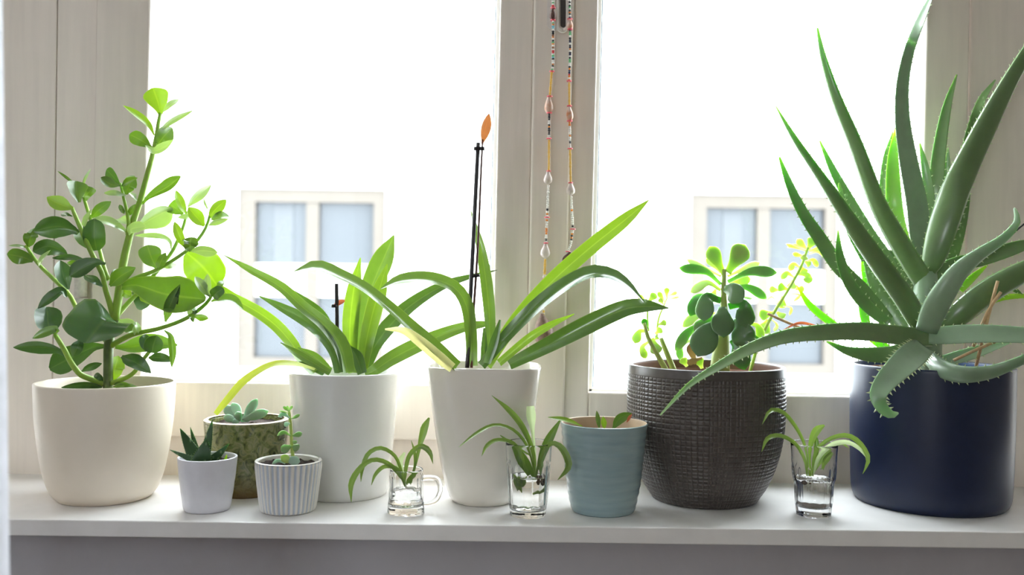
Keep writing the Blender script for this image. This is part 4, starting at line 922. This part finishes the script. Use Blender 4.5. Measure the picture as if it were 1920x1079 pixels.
# --- 6 blue pot ---------------------------------------------------------------------------
p = Pot(1130.5, 972, [(82, 792), (78, 830), (71, 894), (62, 945), (58, 955)], 4)
p5 = thing('potted_seedling', p, 'celadon blue ribbed pot with a few small leaves at the rim', 'potted plant')
o = p.outline(.16, 90); no = p.nout; zt5 = p.prof[0][1]
def ribbed(a, i, r, z):
    d = .00024 * math.sin(z * 2 * math.pi / .0105 + .4 * math.sin(a * 2)) if 6 < i < no - 8 else 0
    return (r + d) * math.cos(a), (r + d) * math.sin(a)
lathe('pot', o, p.c, M['blue'], p5, 80, ribbed, mats=[M['blue'], M['tan']], mfun=lambda i: 1 if i >= no - 4 else 0); p.soil(p5)
c6b = pxy(1060, 600, 4.15); Y5 = p.Y
for b, t, w, mat, mid, r in (((265, 850), (243, 708), 38, 'orchid_dark', None, 10), ((305, 850), (294, 752), 46, 'orchid_lime', None, 0), ((370, 850), (518, 728), 78, 'orchid_dark', [(425, 765)], -30)):
    leaf(p5, M[mat], c6b(b, *(mid or []), t), w / 4.15, 'el', r, (-.0, -.005), Y5, .3)
leaf(p5, M['orchid_lime'], [(1092, 800), (1062, 788), (1027, 783)], 8.5, 'el', 30, (-.01, -.03), Y5, .2)
leaf(p5, M['rust'], c6b((478, 800), (500, 760), (518, 735)), 6, 'el', 0, -.012, Y5, .2, name='dry_leaf_tip')

# --- 7 green mottled pot ------------------------------------------------------------------
p = Pot(461, 937, [(81, 786), (79, 810), (74, 860), (67, 905), (60, 926)], 8)
p6 = thing('potted_rosette', p, 'blue-grey rosette succulent in the mottled green glazed pot', 'potted plant')
lathe('pot', p.outline(.02, 40, .007), p.c, M['green'], p6); p.soil(p6)
c3 = pxy(300, 660, 3.173); Y6 = p.Y
lathe('rim_band', [(p.prof[0][0] - .0065, p.prof[0][1] + .0006), (p.prof[0][0] - .003, p.prof[0][1] + .0012), (p.prof[0][0] - .0004, p.prof[0][1] - .0002)], p.c, M['tan'], p6, cap=False)
for b, t, w, mid, r in (((478, 405), (432, 305), 66, None, 0), ((495, 400), (578, 282), 56, None, 0), ((465, 410), (385, 322), 66, None, 10), ((460, 415), (380, 385), 48, None, 0), ((490, 410), (642, 352), 58, None, -20), ((480, 415), (540, 385), 46, None, -10), ((480, 412), (455, 360), 50, None, 0), ((490, 395), (565, 345), 40, None, 0), ((470, 415), (430, 420), 40, None, 0)):
    leaf(p6, M['suc_blue'], c3(b, t), w / 3.173, 'drop', r, (-.005, -.012 + rng.uniform(-.008, .008)), Y6, .1, th=.42, n=12)

# --- 8 small white pot --------------------------------------------------------------------
p = Pot(388, 966, [(57, 856), (55, 880), (51, 915), (46, 950), (43, 961)], 4)
p7 = thing('potted_haworthia', p, 'dark spiky haworthia in the small white pot', 'potted plant')
lathe('pot', p.outline(.03, 50, .008), p.c, M['lilac'], p7, rfun=lambda a, i, r, z: ((r + (.0001 * math.sin(z * 330) if 6 < i < 44 else 0)) * math.cos(a), (r + (.0001 * math.sin(z * 330) if 6 < i < 44 else 0)) * math.sin(a))); p.soil(p7)
Y7 = p.Y
for b, t, w, r, dy in (((222, 650), (120, 458), 90, 10, (0, -.006)), ((225, 620), (180, 448), 40, 0, (.008, .012)), ((262, 640), (312, 405), 66, -10, (.004, .006)), ((242, 665), (278, 520), 118, 0, (-.012, -.02)), ((290, 660), (412, 548), 52, -20, (-.005, -.008)), ((210, 650), (58, 584), 40, 20, (-.006, -.012)), ((285, 640), (288, 535), 34, 0, (.01, .014)), ((320, 655), (405, 560), 36, 10, (.002, .0)), ((385, 660), (398, 610), 22, 0, (.006, .006))):
    leaf(p7, M['haw'] if b[0] < 380 else M['aloe_lime'], c3(b, t), w / 3.173, 'tri', r, dy, Y7, .3, th=.3, n=12, spines=(M['spine_green'], 5, 2.0))

# --- 9 fluted pot -------------------------------------------------------------------------
p = Pot(540, 969, [(63.5, 862), (61, 885), (57, 920), (52.5, 955), (50, 962)], 6)
p8 = thing('potted_sprig', p, 'small upright succulent sprig in the pale blue fluted pot', 'potted plant')
o = p.outline(.02, 50, .007); no = p.nout; zt8 = p.prof[0][1]
def flut(a, i, r, z):
    d = 0
    if 3 < i < no - 6:
        env = min(1, (zt8 - z) / .008); d = .00095 * math.cos(36 * a) * env
    return (r + d) * math.cos(a), (r + d) * math.sin(a)
lathe('pot', o, p.c, M['flute'], p8, 288, flut, uvfun=lambda a, i, r, z: ((.5 + .5 * math.cos(36 * a)) if 3 < i < no - 6 else 1, z)); p.soil(p8)
Y8 = p.Y
tube('stem', c3((795, 680), (785, 560), (778, 450), (768, 360), (765, 335)), [3.8, 3.2, 2.6, 2.2], M['sucstem'], p8, Y=Y8, n=14)
for b, t, w, mat, mid, r in (((765, 355), (733, 325), 18, 'suc', None, 0), ((767, 352), (755, 322), 16, 'suc', None, 0), ((768, 352), (788, 322), 18, 'suc', None, 0), ((765, 365), (710, 352), 14, 'suc', None, 20), ((780, 400), (832, 375), 22, 'suc', None, 20), ((772, 395), (703, 388), 26, 'suc_blue', [(735, 372)], 0), ((772, 425), (738, 438), 30, 'suc_blue', None, 0),
    ((778, 500), (698, 500), 26, 'suc', [(735, 480)], 10), ((788, 500), (846, 487), 34, 'suc', None, 0), ((780, 560), (720, 590), 54, 'suc', None, 0), ((790, 560), (826, 580), 50, 'suc', None, 0), ((790, 530), (812, 545), 26, 'suc', None, 0), ((785, 660), (720, 622), 50, 'suc_lime', None, 0), ((745, 640), (832, 655), 56, 'suc_blue', None, 0), ((745, 668), (668, 668), 24, 'suc_blue', [(705, 648)], 0)):
    su(b, t, w, mat, r, (-.003, -.008), mid, 'drop', .35, Y8, p8, 3.173, c3)

# ================================================================== glasses with cuttings
c6 = pxy(620, 700, 3.097); c8 = pxy(1140, 660, 3.173)
def tumbler(cx, yf, prof, label, water_y, nfl=12, base=16, name='glass_tumbler', flz=(.2, .82), cat='glass', sediment=False):
    p = Pot(cx, yf, prof, 2.6)
    g = empty(name, p.c); tag(g, label, cat)
    r = [a for a, b in p.prof[::-1]]; z = [b for a, b in p.prof[::-1]]; top = z[-1]; n = 36; w = 1.7 * p.k; bz = base * p.k
    zz = np.linspace(0, top, n); rr = np.interp(zz, z, r)
    out = [(0, .0004), (rr[0] - .001, .0004)] + list(zip(rr, zz + .0002)) ; nou = len(out)
    out += [(rr[-1] - w * .5, top + w * .4)]
    zi = np.linspace(top, bz, 24)
    inn = [(np.interp(q, zz, rr) - w, q) for q in zi]; inn[-1] = (inn[-1][0] - .0015, bz); out += inn + [(0.0, bz - .0005)]
    def fl(a, i, r_, z_):
        d = 0
        if 3 < i < nou and flz[0] * top < z_ < flz[1] * top:
            e = min(1, (z_ / top - flz[0]) / .08, (flz[1] - z_ / top) / .05); d = -.0017 * e * (abs(math.sin(nfl / 2 * a)) ** .6)
            d += .0006 * e
        elif 2 <= i < nou and z_ <= flz[0] * top: d = -.0007 * abs(math.sin(nfl / 2 * a))
        return (r_ + d) * math.cos(a), (r_ + d) * math.sin(a)
    lathe('glass_wall', out, p.c, M['glass'], g, 96, fl)
    wz = P(cx, water_y, p.Y).z
    zw = np.linspace(bz + .0004, wz, 14)
    wr = [(np.interp(q, zz, rr) - w - .00015, q) for q in zw]; wr[0] = (wr[0][0] - .0016, wr[0][1])
    lathe('water', [(0, zw[0])] + wr + [(wr[-1][0] - .0008, wz - .0003), (0, wz - .0004)], p.c, M['water'], g, 64)
    return p, g
def cutting(name, p, label, leaves, f, sc, dy0=0, group=None):
    o = empty(name, p.c + Vector((0, 0, .02))); tag(o, label, 'plant cutting', group)
    for pts, w, mat, roll, dy in leaves:
        q = f(*pts)
        leaf(o, M[mat], q, [x / sc for x in w], 'blade', roll, dy, p.Y, .35, n=18)
    return o
# small mug
pm, gm = tumbler(761, 970, [(31.5, 880), (31, 900), (31.5, 930), (34, 940), (35, 957)], 'small clear glass mug with a handle, half full of water', 919, 10, 14, 'glass_mug', (.28, .9))
tube('handle', [tuple(P(x, y, pm.Y)) for x, y in ((790, 897), (808, 896), (822, 901), (826, 917), (820, 935), (808, 943), (790, 945))], .0032, M['glass'], gm, world=True, n=28, q=12)
SP, SPP = 'spider', 'spider_pale'
cu = cutting('spider_cutting', pm, 'arching spider plant cutting in the small glass mug', [
    ([(430, 660), (410, 570), (370, 480), (290, 437), (220, 470), (185, 560), (176, 632)], [8, 16, 20, 24, 26, 22, 2], SP, [0, 40], (0, -.03)),
    ([(425, 650), (400, 590), (330, 525), (250, 505), (180, 545), (122, 640), (120, 752)], [8, 22, 26, 26, 30, 34, 2], SP, [10, 20], (-.004, -.045)),
    ([(430, 650), (410, 590), (370, 550), (310, 545), (260, 590), (236, 652)], [8, 24, 24, 24, 20, 2], SP, [10, 10], (-.006, -.03)),
    ([(430, 660), (435, 560), (460, 475), (520, 425), (570, 450), (594, 528)], [10, 22, 26, 30, 32, 2], SP, [20, -20], (-.004, -.02)),
    ([(450, 650), (490, 540), (515, 430), (545, 320), (572, 260)], [8, 14, 24, 44, 10], SP, [0, 10], (0, .02)),
    ([(460, 640), (488, 540), (486, 460), (468, 392)], [8, 16, 16, 2], SP, 20, (.002, .01)),
    ([(430, 640), (400, 530), (430, 462)], [10, 40, 12], SPP, 10, (.004, .02)),
    ([(440, 650), (470, 600), (515, 572)], [8, 22, 3], SP, 0, (.003, .008))], c6, 3.097)
tube('root', c6((430, 640), (445, 665), (475, 672), (490, 690)), [3, 2.5, 1], M['root'], cu, Y=pm.Y, n=8)
# glass between ivory and blue pot
p9, g9 = tumbler(990, 975, [(43.5, 830), (42.5, 850), (42, 862), (40.5, 866), (36, 930), (33.5, 956)], 'fluted clear water glass between the ivory and blue pots', 893, 12, 12, flz=(.12, .74))
cu = cutting('spider_cutting', p9, 'spider plant cutting with brown roots in the glass beside the blue pot', [
    ([(1185, 610), (1160, 480), (1120, 390), (1050, 325), (950, 302), (850, 350), (743, 432)], [8, 12, 18, 18, 18, 20, 2], SP, [0, 40], (0, -.05)),
    ([(1130, 560), (1100, 460), (1050, 402), (960, 390), (905, 425), (877, 483)], [10, 20, 20, 22, 22, 2], SP, [20, 10], (-.006, -.05)),
    ([(1190, 610), (1175, 460), (1115, 315), (1040, 220), (935, 130)], [12, 24, 34, 32, 2], SP, 0, (0, -.01)),
    ([(1195, 610), (1185, 460), (1172, 330), (1164, 250), (1160, 192)], [10, 14, 24, 56, 44], SPP, 0, (.004, .012)),
    ([(1200, 610), (1225, 490), (1270, 385), (1342, 258)], [14, 40, 50, 3], 'orchid', [0, 10], (.0, .014)),
    ([(1200, 600), (1225, 480), (1285, 408), (1345, 440), (1382, 540), (1318, 622)], [8, 18, 26, 38, 38, 3], SP, [20, -10], (-.004, -.04)),
    ([(1190, 620), (1120, 520), (1062, 420)], [14, 66, 30], 'orchid', 10, (.0, -.004)), ([(1150, 600), (1110, 640), (1075, 600)], [8, 40, 10], SP, 0, (-.004, -.012)), ([(1115, 690), (1090, 630), (1060, 590)], [4, 40, 12], SP, 0, (-.004, -.008)),
    ([(1160, 480), (1040, 402), (972, 352)], [8, 16, 2], SP, 0, (.004, .02))], c6, 3.097)
for pts, m in ((c6((1200, 600), (1225, 620), (1250, 640)), 'rootbrown'), (c6((1190, 610), (1215, 640), (1235, 622)), 'rootbrown'), (c6((1240, 640), (1230, 670), (1165, 695)), 'spider')):
    tube('root', pts, [4.5, 4, 2], M[m], cu, Y=p9.Y, n=8)
# glass before the navy pot
p10, g10 = tumbler(1525, 973, [(45, 832), (43.5, 850), (42.5, 880), (41, 893), (38, 900), (35.5, 940), (33.5, 958)], 'fluted clear water glass beside the navy pot, brown grit at the bottom', 897, 12, 16, flz=(.12, .72))
zs = 16 * p10.k + .0006
grit = lathe('sediment', [(0, zs)] + [(r_, zs) for r_ in (.006, .012, .0185)] + [(.019, zs + .0009), (.016, zs + .0014), (.012, zs + .0013), (.007, zs + .0015), (0, zs + .0014)], p10.c, M['rootbrown'], g10, 48,
             lambda a, i, r, z: (r * (1 + .05 * math.sin(a * 13 + i * 3)) * math.cos(a), r * (1 + .05 * math.sin(a * 11 + i)) * math.sin(a)))
cu = cutting('spider_cutting', p10, 'spider plant cutting with white roots in the glass beside the navy pot', [
    ([(1195, 740), (1180, 600), (1160, 530), (1110, 440), (1040, 362), (970, 350), (918, 432)], [8, 12, 18, 22, 24, 24, 2], SP, [0, 30], (0, -.04)),
    ([(1190, 740), (1165, 630), (1110, 545), (1020, 500), (950, 518), (914, 597)], [8, 18, 22, 24, 26, 2], SP, [10, 20], (-.004, -.035)),
    ([(1205, 740), (1200, 600), (1215, 520), (1245, 465), (1288, 438)], [8, 18, 36, 46, 12], SP, 0, (0, -.01)),
    ([(1210, 740), (1235, 600), (1310, 525), (1420, 498), (1500, 545), (1547, 640), (1515, 728)], [8, 20, 24, 28, 30, 26, 2], SP, [20, -20], (-.004, -.035)),
    ([(1215, 740), (1260, 620), (1340, 550), (1430, 540), (1500, 580), (1535, 630)], [10, 24, 30, 26, 20, 2], SPP, [10, -20], (-.006, -.03)),
    ([(1220, 720), (1260, 640), (1320, 570), (1390, 545), (1432, 574)], [8, 44, 36, 20, 2], SP, 0, (.004, .0)),
    ([(1215, 730), (1235, 620), (1240, 540), (1222, 462)], [8, 26, 26, 4], 'orchid', 10, (.004, .012)),
    ([(1270, 700), (1300, 640), (1335, 600)], [4, 36, 20], SP, 0, (0, -.004))], c8, 3.173)
for pts in (c8((1200, 745), (1215, 790), (1222, 840)), c8((1180, 765), (1172, 790), (1175, 815)), c8((1255, 745), (1262, 780), (1258, 815)), c8((1280, 760), (1292, 800), (1285, 838)), c8((1195, 760), (1205, 800), (1200, 825))):
    tube('root', pts, [1.5, 1.2, .5], M['root'], cu, Y=p10.Y, n=8)
tube('root_crown', c8((1165, 768), (1180, 775), (1200, 762)), [3, 4, 3], M['rootbrown'], cu, Y=p10.Y, n=6)
